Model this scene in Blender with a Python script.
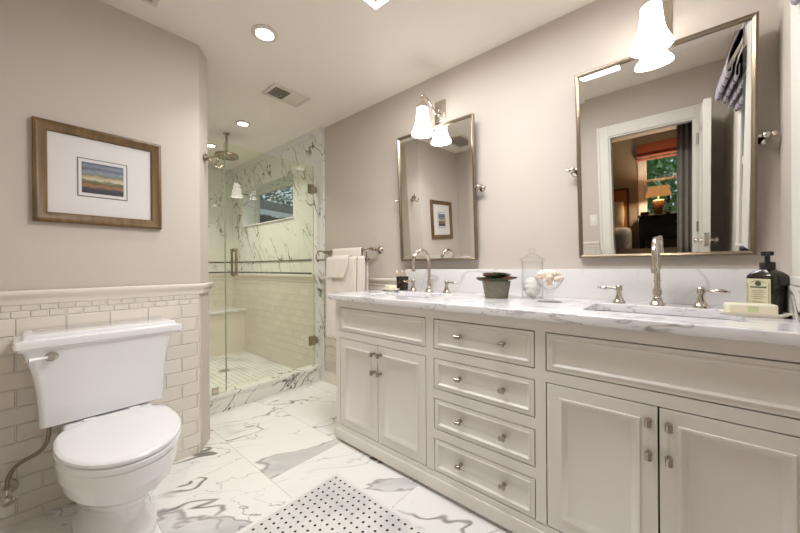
import bpy, bmesh, math, random
from mathutils import Vector, Matrix
random.seed(7)
sc = bpy.context.scene
for o in list(bpy.data.objects): bpy.data.objects.remove(o)
COL = sc.collection
PI = math.pi
H = 2.434          # ceiling height
XW = 1.886         # vanity wall

# ------------------------------------------------------------------ camera
def make_camera():
    f, h = 322.8, 1.10
    a, b, c = math.radians(49.257), math.radians(-.0706), math.radians(-.423)
    F0 = Vector((math.sin(a), math.cos(a), 0)); R0 = Vector((math.cos(a), -math.sin(a), 0)); U0 = Vector((0, 0, 1))
    F = F0*math.cos(b) + U0*math.sin(b); U2 = U0*math.cos(b) - F0*math.sin(b)
    R = R0*math.cos(c) + U2*math.sin(c); U = U2*math.cos(c) - R0*math.sin(c)
    cam = bpy.data.cameras.new('camera'); cam.sensor_width = 36; cam.sensor_fit = 'HORIZONTAL'
    cam.lens = f/800*36; cam.clip_start = .01; cam.clip_end = 100
    o = bpy.data.objects.new('camera', cam); COL.objects.link(o)
    M = Matrix((R, U, -F)).transposed().to_4x4(); M.translation = Vector((0, 0, h))
    o.matrix_world = M
    sc.camera = o
make_camera()

# ------------------------------------------------------------------ light
sc.view_settings.view_transform = 'Standard'
sc.view_settings.look = 'None'
sc.view_settings.gamma = 1
sc.view_settings.use_curve_mapping = False
sc.view_settings.exposure = -0.06
sc.cycles.max_bounces = 10
sc.cycles.diffuse_bounces = 5
sc.cycles.glossy_bounces = 6
sc.cycles.transparent_max_bounces = 16
sc.cycles.use_denoising = True
sc.cycles.sample_clamp_indirect = 6
sc.cycles.caustics_reflective = False
sc.cycles.caustics_refractive = False
w = bpy.data.worlds.new('daylight_sky'); sc.world = w; w.use_nodes = True
bg = w.node_tree.nodes['Background']; bg.inputs[0].default_value = (.78, .88, 1, 1); bg.inputs[1].default_value = .8

def area(name, loc, rot, sx, sy, power, col=(1, 1, 1), shape='RECTANGLE', spread=180):
    l = bpy.data.lights.new(name, 'AREA'); l.shape = shape; l.size = sx; l.size_y = sy
    l.energy = power; l.color = col; l.spread = math.radians(spread)
    o = bpy.data.objects.new(name, l); COL.objects.link(o); o.location = loc; o.rotation_euler = rot
    return o
WARM = (1, .86, .70); DAY = (.90, .95, 1)
area('skylight_daylight', (.998, .745, H+.03), (0, 0, 0), .39, .88, 36, (.96, .98, 1))
CANS = [(.897, 1.777, 3.5), (1.322, 3.045, 6), (1.324, 3.85, 6.5)]
for i, (x, y, p) in enumerate(CANS):
    area('recessed_lamp', (x, y, H-.012), (0, 0, 0), .09, .09, p, (1, .96, .91), 'DISK', 105)

# ------------------------------------------------------------------ materials
def lin(c):
    return tuple(((v/255)/12.92 if v/255 <= .04045 else ((v/255+.055)/1.055)**2.4) for v in c)
class N:
    def __init__(s, name):
        s.m = bpy.data.materials.new(name); s.m.use_nodes = True
        s.t = s.m.node_tree; s.p = s.t.nodes['Principled BSDF']; s.out = s.t.nodes['Material Output']
    def new(s, ty, **kw):
        n = s.t.nodes.new(ty)
        for k, v in kw.items(): setattr(n, k, v)
        return n
    def set(s, n, i, v):
        if isinstance(v, bpy.types.NodeSocket): s.t.links.new(v, n.inputs[i])
        elif v is not None: n.inputs[i].default_value = v
    def math(s, op, a, b=None, c=None, clamp=False):
        n = s.new('ShaderNodeMath', operation=op, use_clamp=clamp)
        s.set(n, 0, a); s.set(n, 1, b); s.set(n, 2, c)
        return n.outputs[0]
    def vm(s, op, a, b=None, scale=None):
        n = s.new('ShaderNodeVectorMath', operation=op); s.set(n, 0, a); s.set(n, 1, b)
        if scale is not None: s.set(n, 'Scale', scale)
        return n.outputs[0]
    def coord(s, kind='Object'): return s.new('ShaderNodeTexCoord').outputs[kind]
    def sep(s, v):
        n = s.new('ShaderNodeSeparateXYZ'); s.set(n, 0, v); return n.outputs
    def comb(s, x, y, z=0.):
        n = s.new('ShaderNodeCombineXYZ'); s.set(n, 0, x); s.set(n, 1, y); s.set(n, 2, z); return n.outputs[0]
    def noise(s, v, scale, detail=4, rough=.5, out=0):
        n = s.new('ShaderNodeTexNoise'); s.set(n, 'Vector', v); s.set(n, 'Scale', scale); s.set(n, 'Detail', detail); s.set(n, 'Roughness', rough)
        return n.outputs[out]
    def ramp(s, f, stops, interp='LINEAR'):
        n = s.new('ShaderNodeValToRGB'); s.set(n, 0, f); e = n.color_ramp; e.interpolation = interp
        while len(e.elements) < len(stops): e.elements.new(.5)
        for el, (p, c) in zip(e.elements, stops):
            el.position = p; el.color = (*c, 1) if len(c) == 3 else c
        return n.outputs[0]
    def mr(s, v, a, b, c=0., d=1., smooth=False):
        n = s.new('ShaderNodeMapRange'); 
        if smooth: n.interpolation_type = 'SMOOTHSTEP'
        for i, q in enumerate((v, a, b, c, d)): s.set(n, i, q)
        return n.outputs[0]
    def mix(s, f, a, b):
        n = s.new('ShaderNodeMix', data_type='RGBA'); s.set(n, 0, f)
        s.set(n, 6, (*a, 1) if isinstance(a, tuple) else a); s.set(n, 7, (*b, 1) if isinstance(b, tuple) else b)
        return n.outputs[2]
    def bump(s, h, dist=.002, strength=.6):
        n = s.new('ShaderNodeBump'); s.set(n, 'Strength', strength); s.set(n, 'Distance', dist); s.set(n, 'Height', h)
        s.t.links.new(n.outputs[0], s.p.inputs['Normal'])
    def base(s, c, rough=.5, metal=0., **kw):
        s.set(s.p, 'Base Color', (*c, 1) if isinstance(c, tuple) else c)
        s.set(s.p, 'Roughness', rough); s.set(s.p, 'Metallic', metal)
        for k, v in kw.items(): s.set(s.p, k.replace('_', ' '), v)
        return s.m
def plain(name, c, rough=.5, metal=0., var=.03, scale=8., **kw):
    n = N(name); f = n.noise(n.coord(), scale, 3)
    a = tuple(max(0, v*(1-var)) for v in c); b = tuple(min(1, v*(1+var)) for v in c)
    return n.base(n.mix(f, a, b), rough, metal, **kw)
def paint(name, c, rough=.75):
    n = N(name); P = n.coord()
    n.bump(n.noise(P, 180, 3), .0006, .35)
    return n.base(n.mix(n.noise(P, 2.5, 3), tuple(v*.985 for v in c), tuple(min(1, v*1.015) for v in c)), rough)

def marble_color(n, P, base, vein, patchc, s=1., patch=.56, vamt=.8, pamt=.8, fine=.5, vw=1., ax=None):
    if ax:
        q = n.new('ShaderNodeVectorRotate'); q.rotation_type = ax[0]; n.set(q, 'Vector', P); n.set(q, 'Angle', ax[1])
        P = n.vm('MULTIPLY', q.outputs[0], ax[2])
    wv = n.noise(P, 1.6*s, 3, .5, 1)
    W = n.vm('ADD', P, n.vm('SCALE', n.vm('SUBTRACT', wv, (.5, .5, .5)), scale=.34/s))
    n1 = n.noise(W, 1.5*s, 3, .5)
    d1 = n.math('ABSOLUTE', n.math('SUBTRACT', n1, .5))
    brk = n.mr(n.noise(P, 2.2*s, 3), .38, .56, 0., 1., True)
    v1 = n.math('MULTIPLY', n.mr(d1, .001, .012*vw, 1., 0., True), brk)
    n2 = n.noise(W, 3.0*s, 4, .55)
    d2 = n.math('ABSOLUTE', n.math('SUBTRACT', n2, .52))
    v2 = n.math('MULTIPLY', n.mr(d2, 0., .011*vw, fine, 0., True), n.mr(n.noise(P, 1.3*s, 2), .40, .6, 0., 1., True))
    n3 = n.noise(n.vm('ADD', W, (3.1, 7.7, 1.3)), 1.15*s, 5, .5)
    pa = n.mr(n3, patch, patch+.02, 0., 1., True)
    pe = n.mr(n.math('ABSOLUTE', n.math('SUBTRACT', n3, patch+.004)), 0., .010, .7, 0., True)
    cloud = n.mr(n.noise(W, 5*s, 5), .3, .75, .35, 1.)
    soft = n.mr(n.noise(W, 1.1*s, 3), .45, .75, 0., .18)
    c = n.mix(soft, base, patchc)
    c = n.mix(n.math('MULTIPLY', n.math('MULTIPLY', pa, cloud), pamt), c, patchc)
    vv = n.math('MAXIMUM', n.math('MAXIMUM', v1, v2), pe)
    return n.mix(n.math('MULTIPLY', vv, vamt), c, vein)

def cells(n, x, y, w, h, ox=0., oy=0., shift=.5):
    """running bond cells: returns (grout distance, random vector)"""
    yy = n.math('DIVIDE', n.math('SUBTRACT', y, oy), h); row = n.math('FLOOR', yy)
    sh = n.math('MULTIPLY', n.math('MODULO', n.math('ABSOLUTE', row), 2.), shift)
    xx = n.math('ADD', n.math('DIVIDE', n.math('SUBTRACT', x, ox), w), sh); col = n.math('FLOOR', xx)
    fx = n.math('MULTIPLY', n.math('SUBTRACT', .5, n.math('ABSOLUTE', n.math('SUBTRACT', n.math('FRACT', xx), .5))), w)
    fy = n.math('MULTIPLY', n.math('SUBTRACT', .5, n.math('ABSOLUTE', n.math('SUBTRACT', n.math('FRACT', yy), .5))), h)
    d = n.math('MINIMUM', fx, fy)
    wn = n.new('ShaderNodeTexWhiteNoise'); wn.noise_dimensions = '3D'; n.set(wn, 'Vector', n.comb(col, row, 3.))
    return d, wn.outputs['Color'], wn.outputs['Value']

def m_floor():
    n = N('floor marble tile'); P = n.coord(); x, y, z = n.sep(P)
    d, rnd, val = cells(n, y, x, .61, .457, 1.605, .822)
    Q = n.vm('ADD', P, n.vm('SCALE', rnd, scale=23.))
    c = marble_color(n, Q, lin((233, 231, 228)), lin((100, 92, 88)), lin((176, 174, 174)), 1.25, .60, .9, .85, .75, vw=.75, ax=('Z_AXIS', .6, (.5, 1.15, 1.)))
    g = n.mr(d, .0009, .0018, 1., 0.)
    c = n.mix(n.math('MULTIPLY', g, .75), c, lin((176, 168, 158)))
    n.bump(n.mr(d, .0, .002, 0., 1.), .0008, .5)
    return n.base(c, .16)
def m_basket(dots=True, pitch=.036, name='basketweave marble mosaic'):
    n = N(name); P = n.coord(); x, y, z = n.sep(P)
    px, py = (1.049, 1.354)
    u = n.math('SUBTRACT', n.math('FRACT', n.math('ADD', n.math('DIVIDE', n.math('SUBTRACT', x, px), pitch), .5)), .5)
    v = n.math('SUBTRACT', n.math('FRACT', n.math('ADD', n.math('DIVIDE', n.math('SUBTRACT', y, py), pitch), .5)), .5)
    au = n.math('ABSOLUTE', u); av = n.math('ABSOLUTE', v)
    dot = n.mr(n.math('SQRT', n.math('ADD', n.math('MULTIPLY', au, au), n.math('MULTIPLY', av, av))), .150, .185, 1., 0.)
    # woven strips: alternate horizontal / vertical joints
    iu = n.math('FLOOR', n.math('ADD', n.math('DIVIDE', n.math('SUBTRACT', x, px), pitch), .5))
    iv = n.math('FLOOR', n.math('ADD', n.math('DIVIDE', n.math('SUBTRACT', y, py), pitch), .5))
    hu = n.math('SUBTRACT', .5, au); hv = n.math('SUBTRACT', .5, av)
    j1 = n.mr(n.math('MINIMUM', n.math('ABSOLUTE', n.math('SUBTRACT', au, .14)), hu), .012, .03, 1., 0.)
    j2 = n.mr(n.math('MINIMUM', n.math('ABSOLUTE', n.math('SUBTRACT', av, .14)), hv), .012, .03, 1., 0.)
    joint = n.math('MAXIMUM', n.math('MULTIPLY', j1, n.math('GREATER_THAN', av, .14)), n.math('MULTIPLY', j2, n.math('GREATER_THAN', au, .14)))
    c = n.mix(n.noise(P, 9, 5, .6), lin((208, 205, 202)), lin((236, 233, 230)))
    c = n.mix(n.mr(n.noise(P, 3.5, 5), .5, .7), c, lin((196, 194, 194)))
    c = n.mix(n.math('MULTIPLY', joint, .25), c, lin((150, 146, 140)))
    if dots: c = n.mix(dot, c, lin((22, 22, 24)))
    else: c = n.mix(n.math('MULTIPLY', dot, .8), c, lin((120, 116, 108)))
    n.bump(n.math('SUBTRACT', 1., joint), .0006, .4)
    return n.base(c, .25)
def m_subway(name, col, grout, rough=.16):
    """UV in metres: u along the wall, v height"""
    n = N(name); x, y, z = n.sep(n.coord('UV'))
    d1, r1, v1 = cells(n, x, y, .1535, .0765, .046, .885-.0765*12)
    d2, r2, v2 = cells(n, x, y, .056, .030, .012, .885)
    m = n.math('GREATER_THAN', y, .885)
    d = n.math('ADD', n.math('MULTIPLY', d1, n.math('SUBTRACT', 1., m)), n.math('MULTIPLY', d2, m))
    hh = n.mr(d, .0008, .0045, 0., 1., True)
    g = n.mr(d, .0008, .0018, 1., 0.)
    val = n.math('ADD', n.math('MULTIPLY', v1, n.math('SUBTRACT', 1., m)), n.math('MULTIPLY', v2, m))
    c = n.mix(val, tuple(v*.95 for v in col), tuple(min(1, v*1.03) for v in col))
    c = n.mix(g, c, grout)
    n.bump(hh, .0045, 1.)
    return n.base(c, rough)
def m_marble_slab(name, base, vein, patchc, s, tile=None, rough=.15, rot=0., **kw):
    n = N(name); P = n.coord()
    if tile:
        x, y, z = n.sep(n.coord('UV')); d, rnd, val = cells(n, x, y, tile[0], tile[1], tile[2], tile[3])
        Q = n.vm('ADD', P, n.vm('SCALE', rnd, scale=17.))
    else: Q = P
    if rot:
        r = n.new('ShaderNodeVectorRotate'); r.rotation_type = 'Z_AXIS' if rot > 0 else 'X_AXIS'; n.set(r, 'Vector', Q); n.set(r, 'Angle', abs(rot)); Q = r.outputs[0]
    if kw.pop('stretch', None): Q = n.vm('MULTIPLY', Q, (1., .22, 1.))
    c = marble_color(n, Q, base, vein, patchc, s, **kw)
    if tile: c = n.mix(n.math('MULTIPLY', n.mr(d, .0008, .0018, 1., 0.), .5), c, lin((165, 162, 150)))
    return n.base(c, rough)
def m_strip():
    n = N('black and white pencil strip'); x, y, z = n.sep(n.coord('UV'))
    f = n.math('FRACT', n.math('DIVIDE', x, .032))
    c = n.mix(n.math('GREATER_THAN', f, .72), lin((30, 30, 30)), lin((190, 188, 178)))
    return n.base(c, .25)
def m_glass(name, tint=(.97, .985, .97), edge=.0, gl=1.0, ior=1.45):
    n = N(name); n.t.nodes.remove(n.p)
    tr = n.new('ShaderNodeBsdfTransparent'); tr.inputs[0].default_value = (*tint, 1)
    g = n.new('ShaderNodeBsdfGlossy'); g.inputs['Roughness'].default_value = .01; g.inputs[0].default_value = (gl, gl, gl, 1)
    fr = n.new('ShaderNodeFresnel'); fr.inputs[0].default_value = ior
    fac = n.math('MULTIPLY', n.math('ADD', fr.outputs[0], edge, clamp=True), n.math('SUBTRACT', 1., n.new('ShaderNodeNewGeometry').outputs['Backfacing']))
    mx = n.new('ShaderNodeMixShader'); n.set(mx, 0, fac); n.set(mx, 1, tr.outputs[0]); n.set(mx, 2, g.outputs[0])
    n.t.links.new(mx.outputs[0], n.out.inputs[0])
    return n.m
def m_vessel(name, tint=(.98, .985, .985)):
    """clear blown glass: darker towards grazing edges"""
    n = N(name); n.t.nodes.remove(n.p)
    lw = n.new('ShaderNodeLayerWeight'); lw.inputs[0].default_value = .35
    tc = n.mix(n.math('POWER', lw.outputs['Facing'], 4.), tint, (.50, .50, .49))
    tr = n.new('ShaderNodeBsdfTransparent'); n.set(tr, 0, tc)
    g = n.new('ShaderNodeBsdfGlossy'); g.inputs['Roughness'].default_value = .03
    fr = n.new('ShaderNodeFresnel'); fr.inputs[0].default_value = 1.45
    mx = n.new('ShaderNodeMixShader'); n.set(mx, 0, n.math('MULTIPLY', fr.outputs[0], n.math('SUBTRACT', 1., n.new('ShaderNodeNewGeometry').outputs['Backfacing']))); n.set(mx, 1, tr.outputs[0]); n.set(mx, 2, g.outputs[0])
    n.t.links.new(mx.outputs[0], n.out.inputs[0])
    return n.m
def m_emit(name, col, s):
    n = N(name); f = n.noise(n.coord(), 3, 1)
    return n.base(tuple(min(1, v) for v in col), .4, 0., Emission_Color=n.mix(f, col, tuple(v*.97 for v in col)), Emission_Strength=s)
def m_wood(name, a, b, axis='x', scale=30., rough=.4):
    n = N(name); P = n.coord()
    S = {'x': (.08, 1, 1), 'y': (1, .08, 1), 'z': (1, 1, .08)}[axis]
    Q = n.vm('MULTIPLY', P, S)
    f = n.noise(Q, scale, 6, .65); g = n.noise(Q, scale*4, 3)
    c = n.mix(n.mr(f, .3, .7), a, b); c = n.mix(n.mr(g, .45, .6, 0., .35), c, tuple(v*.45 for v in a))
    n.bump(f, .001, .3)
    return n.base(c, rough)
def m_stripe_shade():
    n = N('striped roman shade fabric'); x, y, z = n.sep(n.coord())
    f = n.math('FRACT', n.math('DIVIDE', x, .078))
    c = n.mix(n.math('LESS_THAN', f, .26), lin((168, 160, 170)), lin((44, 34, 38)))
    c = n.mix(n.math('MULTIPLY', n.math('GREATER_THAN', f, .24), n.math('LESS_THAN', f, .29)), c, lin((96, 78, 82)))
    return n.base(c, .8)
def m_art():
    n = N('landscape painting'); u, v, z = n.sep(n.coord('UV'))
    P = n.comb(n.math('MULTIPLY', u, 1.2), n.math('MULTIPLY', v, 3.), 0.)
    wv = n.math('MULTIPLY', n.math('SUBTRACT', n.noise(P, 4.2, 8, .78), .5), .42)
    f = n.math('ADD', v, wv)
    c = n.ramp(f, [(0., lin((52, 50, 64))), (.15, lin((60, 58, 66))), (.20, lin((120, 92, 66))), (.27, lin((150, 108, 66))), (.33, lin((82, 82, 58))), (.41, lin((120, 118, 84))),
                   (.46, lin((190, 182, 166))), (.52, lin((178, 160, 122))), (.60, lin((112, 116, 104))), (.70, lin((134, 140, 150))), (.80, lin((82, 88, 102))), (.88, lin((128, 134, 146))), (1., lin((74, 80, 94)))])
    return n.base(c, .5)
def m_cloth(name, c, scale=260.):
    n = N(name); P = n.coord(); f = n.noise(P, scale, 2)
    n.bump(f, .003, .7)
    return n.base(n.mix(f, tuple(v*.93 for v in c), c), .95, 0., Sheen_Weight=.3)
def m_leaf(name, a, b):
    n = N(name); f = n.noise(n.coord(), 28, 3)
    return n.base(n.mix(n.mr(f, .35, .65), a, b), .5)

M = dict(
    wall=paint('greige wall paint', lin((200, 190, 180))), ceil=paint('ceiling paint', lin((238, 231, 222))),
    bedwall=paint('tan bedroom paint', lin((166, 154, 134))), floor=m_floor(), basket=m_basket(),
    shfloor=m_basket(False, .05, 'shower floor mosaic'),
    subway=m_subway('cream subway tile', lin((222, 214, 203)), lin((232, 227, 219))),
    captile=plain('cream glazed cap tile', lin((226, 218, 207)), .18, 0., .02),
    shmarble=m_marble_slab('shower marble tile', lin((232, 231, 224)), lin((100, 96, 80)), lin((196, 198, 190)), 1.8, (.61, .61, .2, 1.17), .14, 0, patch=.70, vamt=1., pamt=.4, fine=.8, vw=1.1, ax=('X_AXIS', .5, (.8, 1.3, .42))),
    curb=m_marble_slab('curb marble', lin((226, 222, 214)), lin((60, 52, 48)), lin((190, 186, 180)), 2.2, None, .14, 0, patch=.70, vamt=1.0, pamt=.4, fine=1., vw=1.3, ax=('Y_AXIS', .7, (.5, 1., 1.4))),
    counter=m_marble_slab('counter marble', lin((230, 227, 228)), lin((104, 92, 96)), lin((190, 182, 188)), 6.5, None, .10, 0, stretch=True, patch=.58, vamt=.62, pamt=.5, fine=1., vw=1.),
    splash=m_marble_slab('backsplash marble', lin((228, 225, 222)), lin((176, 168, 162)), lin((206, 202, 200)), 1.0, None, .14, 0, patch=.62, vamt=.4, pamt=.35, fine=.3),
    strip=m_strip(), cab=plain('cabinet paint', lin((227, 222, 214)), .38, 0., .01, 3), cabdark=plain('painted cabinet gap shadow', lin((70, 62, 52)), .8),
    white=plain('white trim paint', lin((225, 221, 212)), .4, 0., .01), china=plain('vitreous china', lin((232, 231, 232)), .07, 0., .005, 2, Coat_Weight=.5),
    chrome=plain('polished nickel', (.66, .60, .54), .10, 1., .02), nickel=plain('brushed nickel', (.62, .56, .47), .24, 1., .05, 40),
    frame=plain('mirror frame metal', (.27, .22, .16), .33, 1., .05, 20), brass=plain('aged brass nickel', (.40, .34, .25), .25, 1., .05, 30),
    mirror=plain('silvered mirror', (.90, .90, .89), .0, 1., 0.), glass=m_glass('shower glass', (.952, .972, .915), .0), pane=m_glass('window pane', (.97, .98, .98), .0),
    glassedge=plain('green glass edge', lin((176, 186, 162)), .15), vessel=m_vessel('clear vessel glass'), rod=m_glass('clear handle rod', (.95, .95, .95), .0, 1.0, 1.18),
    shade=m_emit('lit opal glass', (1, .955, .89), 12.), lens=m_emit('lit lamp lens', (1, .95, .86), 18.),
    wood=m_wood('distressed oak frame', lin((84, 62, 34)), lin((138, 106, 62)), 'z', 34), mat=plain('white picture mat', lin((216, 212, 210)), .8, 0., .01),
    grey=plain('grey mat bevel', lin((120, 122, 116)), .7), art=m_art(), towel=m_cloth('white terry towel', lin((236, 228, 218))),
    soap=plain('ivory soap', lin((236, 228, 204)), .45), green=plain('pale green soap stamp', lin((206, 216, 168)), .5), dish=plain('cream soap dish', lin((236, 228, 212)), .2),
    bronze=plain('dark bronze rim', lin((84, 62, 40)), .35, .6), bottle=plain('dark amber bottle', lin((34, 28, 20)), .12, 0., .1), blackp=plain('black plastic', lin((22, 18, 18)), .3),
    label=plain('cream bottle label', lin((204, 196, 164)), .6), ink=plain('dark label ink', lin((70, 74, 52)), .6), pot=plain('weathered stone pot', lin((128, 124, 108)), .9, 0., .3, 40),
    soil=plain('potting soil', lin((44, 34, 26)), .95), leafd=m_leaf('dark succulent leaf', lin((30, 36, 24)), lin((74, 82, 44))), leafr=m_leaf('red tinged succulent leaf', lin((78, 34, 26)), lin((124, 70, 50))),
    coral=plain('white coral sponge', lin((238, 234, 228)), .9, 0., .06, 60), shell=plain('pale sea shell', lin((240, 226, 208)), .5, 0., .10, 60), shellr=plain('peach sea shell', lin((228, 204, 184)), .5, 0., .15, 50),
    pull=plain('dark polished nickel', (.42, .37, .31), .12, 1., .02),
    hose=plain('braided supply hose', (.32, .26, .19), .35, .9, .3, 200), porc=plain('porcelain lever', lin((236, 234, 230)), .1),
    brush=plain('clear amber toothbrush', lin((214, 176, 140)), .3), bristle=plain('white bristles', lin((240, 238, 232)), .8),
    stripe=m_stripe_shade(), dark=plain('dark vent interior', lin((40, 38, 34)), .9), gtrim=plain('vent trim', lin((216, 208, 196)), .5),
    shutter=plain('grey drape', lin((158, 150, 138)), .9, 0., .15, 12), redshade=plain('rust roman shade', lin((150, 78, 52)), .9, 0., .1), redband=plain('pink shade band', lin((206, 138, 112)), .9),
    lampshade=None, carpet=plain('beige carpet', lin((150, 134, 112)), .95, 0., .1, 200), blackwood=m_wood('black stained wood', lin((20, 16, 14)), lin((34, 28, 24)), 'y'),
    leather=plain('tan leather headboard', lin((164, 108, 56)), .5), darkwood=m_wood('dark walnut', lin((58, 36, 20)), lin((90, 58, 34)), 'y'),
    linen=plain('pale linen', lin((206, 200, 190)), .9), bluelinen=plain('blue grey linen', lin((170, 178, 180)), .9), floral=plain('floral cushion fabric', lin((206, 186, 150)), .9, 0., .35, 30),
    leaf=m_leaf('hedge leaf', lin((110, 160, 96)), lin((196, 226, 170))), leaf2=m_leaf('pale hedge leaf', lin((70, 96, 70)), lin((150, 170, 150))), roofm=plain('grey roof shingle', lin((104, 102, 98)), .9, 0., .2, 20),
    siding=plain('grey siding', lin((120, 118, 112)), .9), fascia=plain('white fascia', lin((232, 232, 236)), .6), ceramic=plain('beige ceramic lamp base', lin((172, 134, 96)), .35), red=plain('red box', lin((120, 46, 34)), .5),
    bark=plain('bark', lin((80, 66, 50)), .9), grass=plain('lawn', lin((84, 110, 64)), .95, 0., .2, 10), darkglaze=None)
def m_lampshade():
    n = N('lit amber lampshade'); z = n.sep(n.coord())[2]
    return n.base(lin((210, 170, 120)), .8, 0., Emission_Color=(*lin((226, 160, 92)), 1), Emission_Strength=.6)
M['lampshade'] = m_lampshade()
def m_cup():
    n = N('dark patterned glaze'); P = n.coord(); v = n.new('ShaderNodeTexVoronoi'); n.set(v, 'Vector', P); n.set(v, 'Scale', 70.)
    c = n.ramp(v.outputs['Distance'], [(0., lin((190, 176, 150))), (.18, lin((120, 60, 44))), (.4, lin((26, 20, 24))), (1., lin((20, 16, 22)))])
    return n.base(c, .2)
M['darkglaze'] = m_cup()

# ------------------------------------------------------------------ mesh helpers
class MB:
    def __init__(s): s.bm = bmesh.new(); s.uv = s.bm.loops.layers.uv.new('UVMap'); s.org = None
    def quad(s, pts, uvs=None):
        vs = [s.bm.verts.new(p) for p in pts]; f = s.bm.faces.new(vs)
        if uvs:
            for l, q in zip(f.loops, uvs): l[s.uv].uv = q
        return f
    def box(s, x0, x1, y0, y1, z0, z1, bev=0., seg=2):
        if x0 > x1: x0, x1 = x1, x0
        if y0 > y1: y0, y1 = y1, y0
        if z0 > z1: z0, z1 = z1, z0
        v = [s.bm.verts.new((x, y, z)) for x in (x0, x1) for y in (y0, y1) for z in (z0, z1)]
        F = [(0, 1, 3, 2), (4, 6, 7, 5), (0, 4, 5, 1), (2, 3, 7, 6), (0, 2, 6, 4), (1, 5, 7, 3)]
        fs = [s.bm.faces.new([v[i] for i in q]) for q in F]
        if bev:
            es = list({e for f in fs for e in f.edges})
            bmesh.ops.bevel(s.bm, geom=es, offset=bev, segments=seg, affect='EDGES', profile=.6)
        return s
    def loft(s, rings, caps=(True, True), closed=True):
        R = [[s.bm.verts.new(p) for p in r] for r in rings]; n = len(R[0])
        for a, b in zip(R, R[1:]):
            for i in range(n if closed else n-1):
                j = (i+1) % n
                s.bm.faces.new((a[i], a[j], b[j], b[i]))
        if caps[0] and closed: s.bm.faces.new(list(reversed(R[0])))
        if caps[1] and closed: s.bm.faces.new(R[-1])
        return s
    def lathe(s, prof, c=(0, 0, 0), seg=32, axis=(0, 0, 1), caps=(True, True)):
        q = Vector((0, 0, 1)).rotation_difference(Vector(axis)); c = Vector(c)
        rings = [[c + q @ Vector((r*math.cos(2*PI*i/seg), r*math.sin(2*PI*i/seg), z)) for i in range(seg)] for r, z in prof]
        return s.loft(rings, caps)
    def tube(s, pts, r, seg=12, caps=True):
        pts = [Vector(p) for p in pts]; n = len(pts); rr = r if isinstance(r, (list, tuple)) else [r]*n
        T = [(pts[min(i+1, n-1)]-pts[max(i-1, 0)]).normalized() for i in range(n)]
        up = Vector((0, 0, 1)) if abs(T[0].z) < .9 else Vector((1, 0, 0))
        nrm = (up - T[0]*up.dot(T[0])).normalized(); rings = []
        for i in range(n):
            if i:
                nrm = (nrm - T[i]*nrm.dot(T[i])).normalized()
            b = T[i].cross(nrm)
            rings.append([pts[i] + (nrm*math.cos(2*PI*k/seg) + b*math.sin(2*PI*k/seg))*rr[i] for k in range(seg)])
        return s.loft(rings, (caps, caps))
    def sphere(s, c, r, u=16, v=10):
        sx, sy, sz = r if isinstance(r, (list, tuple)) else (r, r, r)
        prof = [(math.sin(PI*i/v), -math.cos(PI*i/v)) for i in range(1, v)]
        rings = [[(c[0]+sx*a*math.cos(2*PI*k/u), c[1]+sy*a*math.sin(2*PI*k/u), c[2]+sz*b) for k in range(u)] for a, b in prof]
        return s.loft(rings)
    def prism(s, poly, z0, z1):
        return s.loft([[(x, y, z0) for x, y in poly], [(x, y, z1) for x, y in poly]])
    def xform(s, mtx):
        bmesh.ops.transform(s.bm, matrix=mtx, verts=s.bm.verts[:]); return s
ORG = {}
def obj(name, mb, mat, parent=None, smooth=35, loc=None):
    """link ONE mesh object; vertices are given in world coordinates, loc / the parent's base becomes the origin"""
    bmesh.ops.recalc_face_normals(mb.bm, faces=mb.bm.faces[:])
    me = bpy.data.meshes.new(name)
    org = ORG.get(parent.name, Vector((0, 0, 0))) if parent else Vector(loc or (0, 0, 0))
    if org.length: bmesh.ops.translate(mb.bm, vec=-org, verts=mb.bm.verts[:])
    mb.bm.to_mesh(me); mb.bm.free()
    for m in (mat if isinstance(mat, (list, tuple)) else [mat]): me.materials.append(m)
    o = bpy.data.objects.new(name, me); COL.objects.link(o)
    if smooth:
        for p in me.polygons: p.use_smooth = True
        me.set_sharp_from_angle(angle=math.radians(smooth))
    if parent: o.parent = parent
    else: o.location = org
    ORG[o.name] = org
    return o
def tag(o, label, cat, group=None):
    o['label'] = label; o['category'] = cat
    if group: o['group'] = group
    return o
def thing(name, loc, label, cat, group=None):
    o = bpy.data.objects.new(name, None); COL.objects.link(o); o.location = loc; o.empty_display_size = .05
    ORG[o.name] = Vector(loc)
    return tag(o, label, cat, group)
def struct(name, mb, mat, smooth=0, parent=None):
    o = obj(name, mb, mat, parent, smooth)
    if not parent: o['kind'] = 'structure'
    return o
def bez(p0, p1, p2, p3, n=12):
    P = [Vector(p) for p in (p0, p1, p2, p3)]
    return [P[0]*(1-t)**3 + P[1]*3*t*(1-t)**2 + P[2]*3*t*t*(1-t) + P[3]*t**3 for t in [i/n for i in range(n+1)]]
def arc(c, r, a0, a1, n, ax='xz'):
    out = []
    for i in range(n+1):
        a = a0+(a1-a0)*i/n; u, v = r*math.cos(a), r*math.sin(a)
        out.append(Vector((c[0]+u, c[1], c[2]+v)) if ax == 'xz' else Vector((c[0]+u, c[1]+v, c[2])) if ax == 'xy' else Vector((c[0], c[1]+u, c[2]+v)))
    return out
def rrect(cx, cy, hx, hy, r, n=5):
    pts = []
    for sx, sy, a in ((1, 1, 0), (-1, 1, PI/2), (-1, -1, PI), (1, -1, 3*PI/2)):
        for i in range(n+1):
            t = a+PI/2*i/n; pts.append((cx+sx*(hx-r)+r*math.cos(t), cy+sy*(hy-r)+r*math.sin(t)))
    return pts

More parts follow.
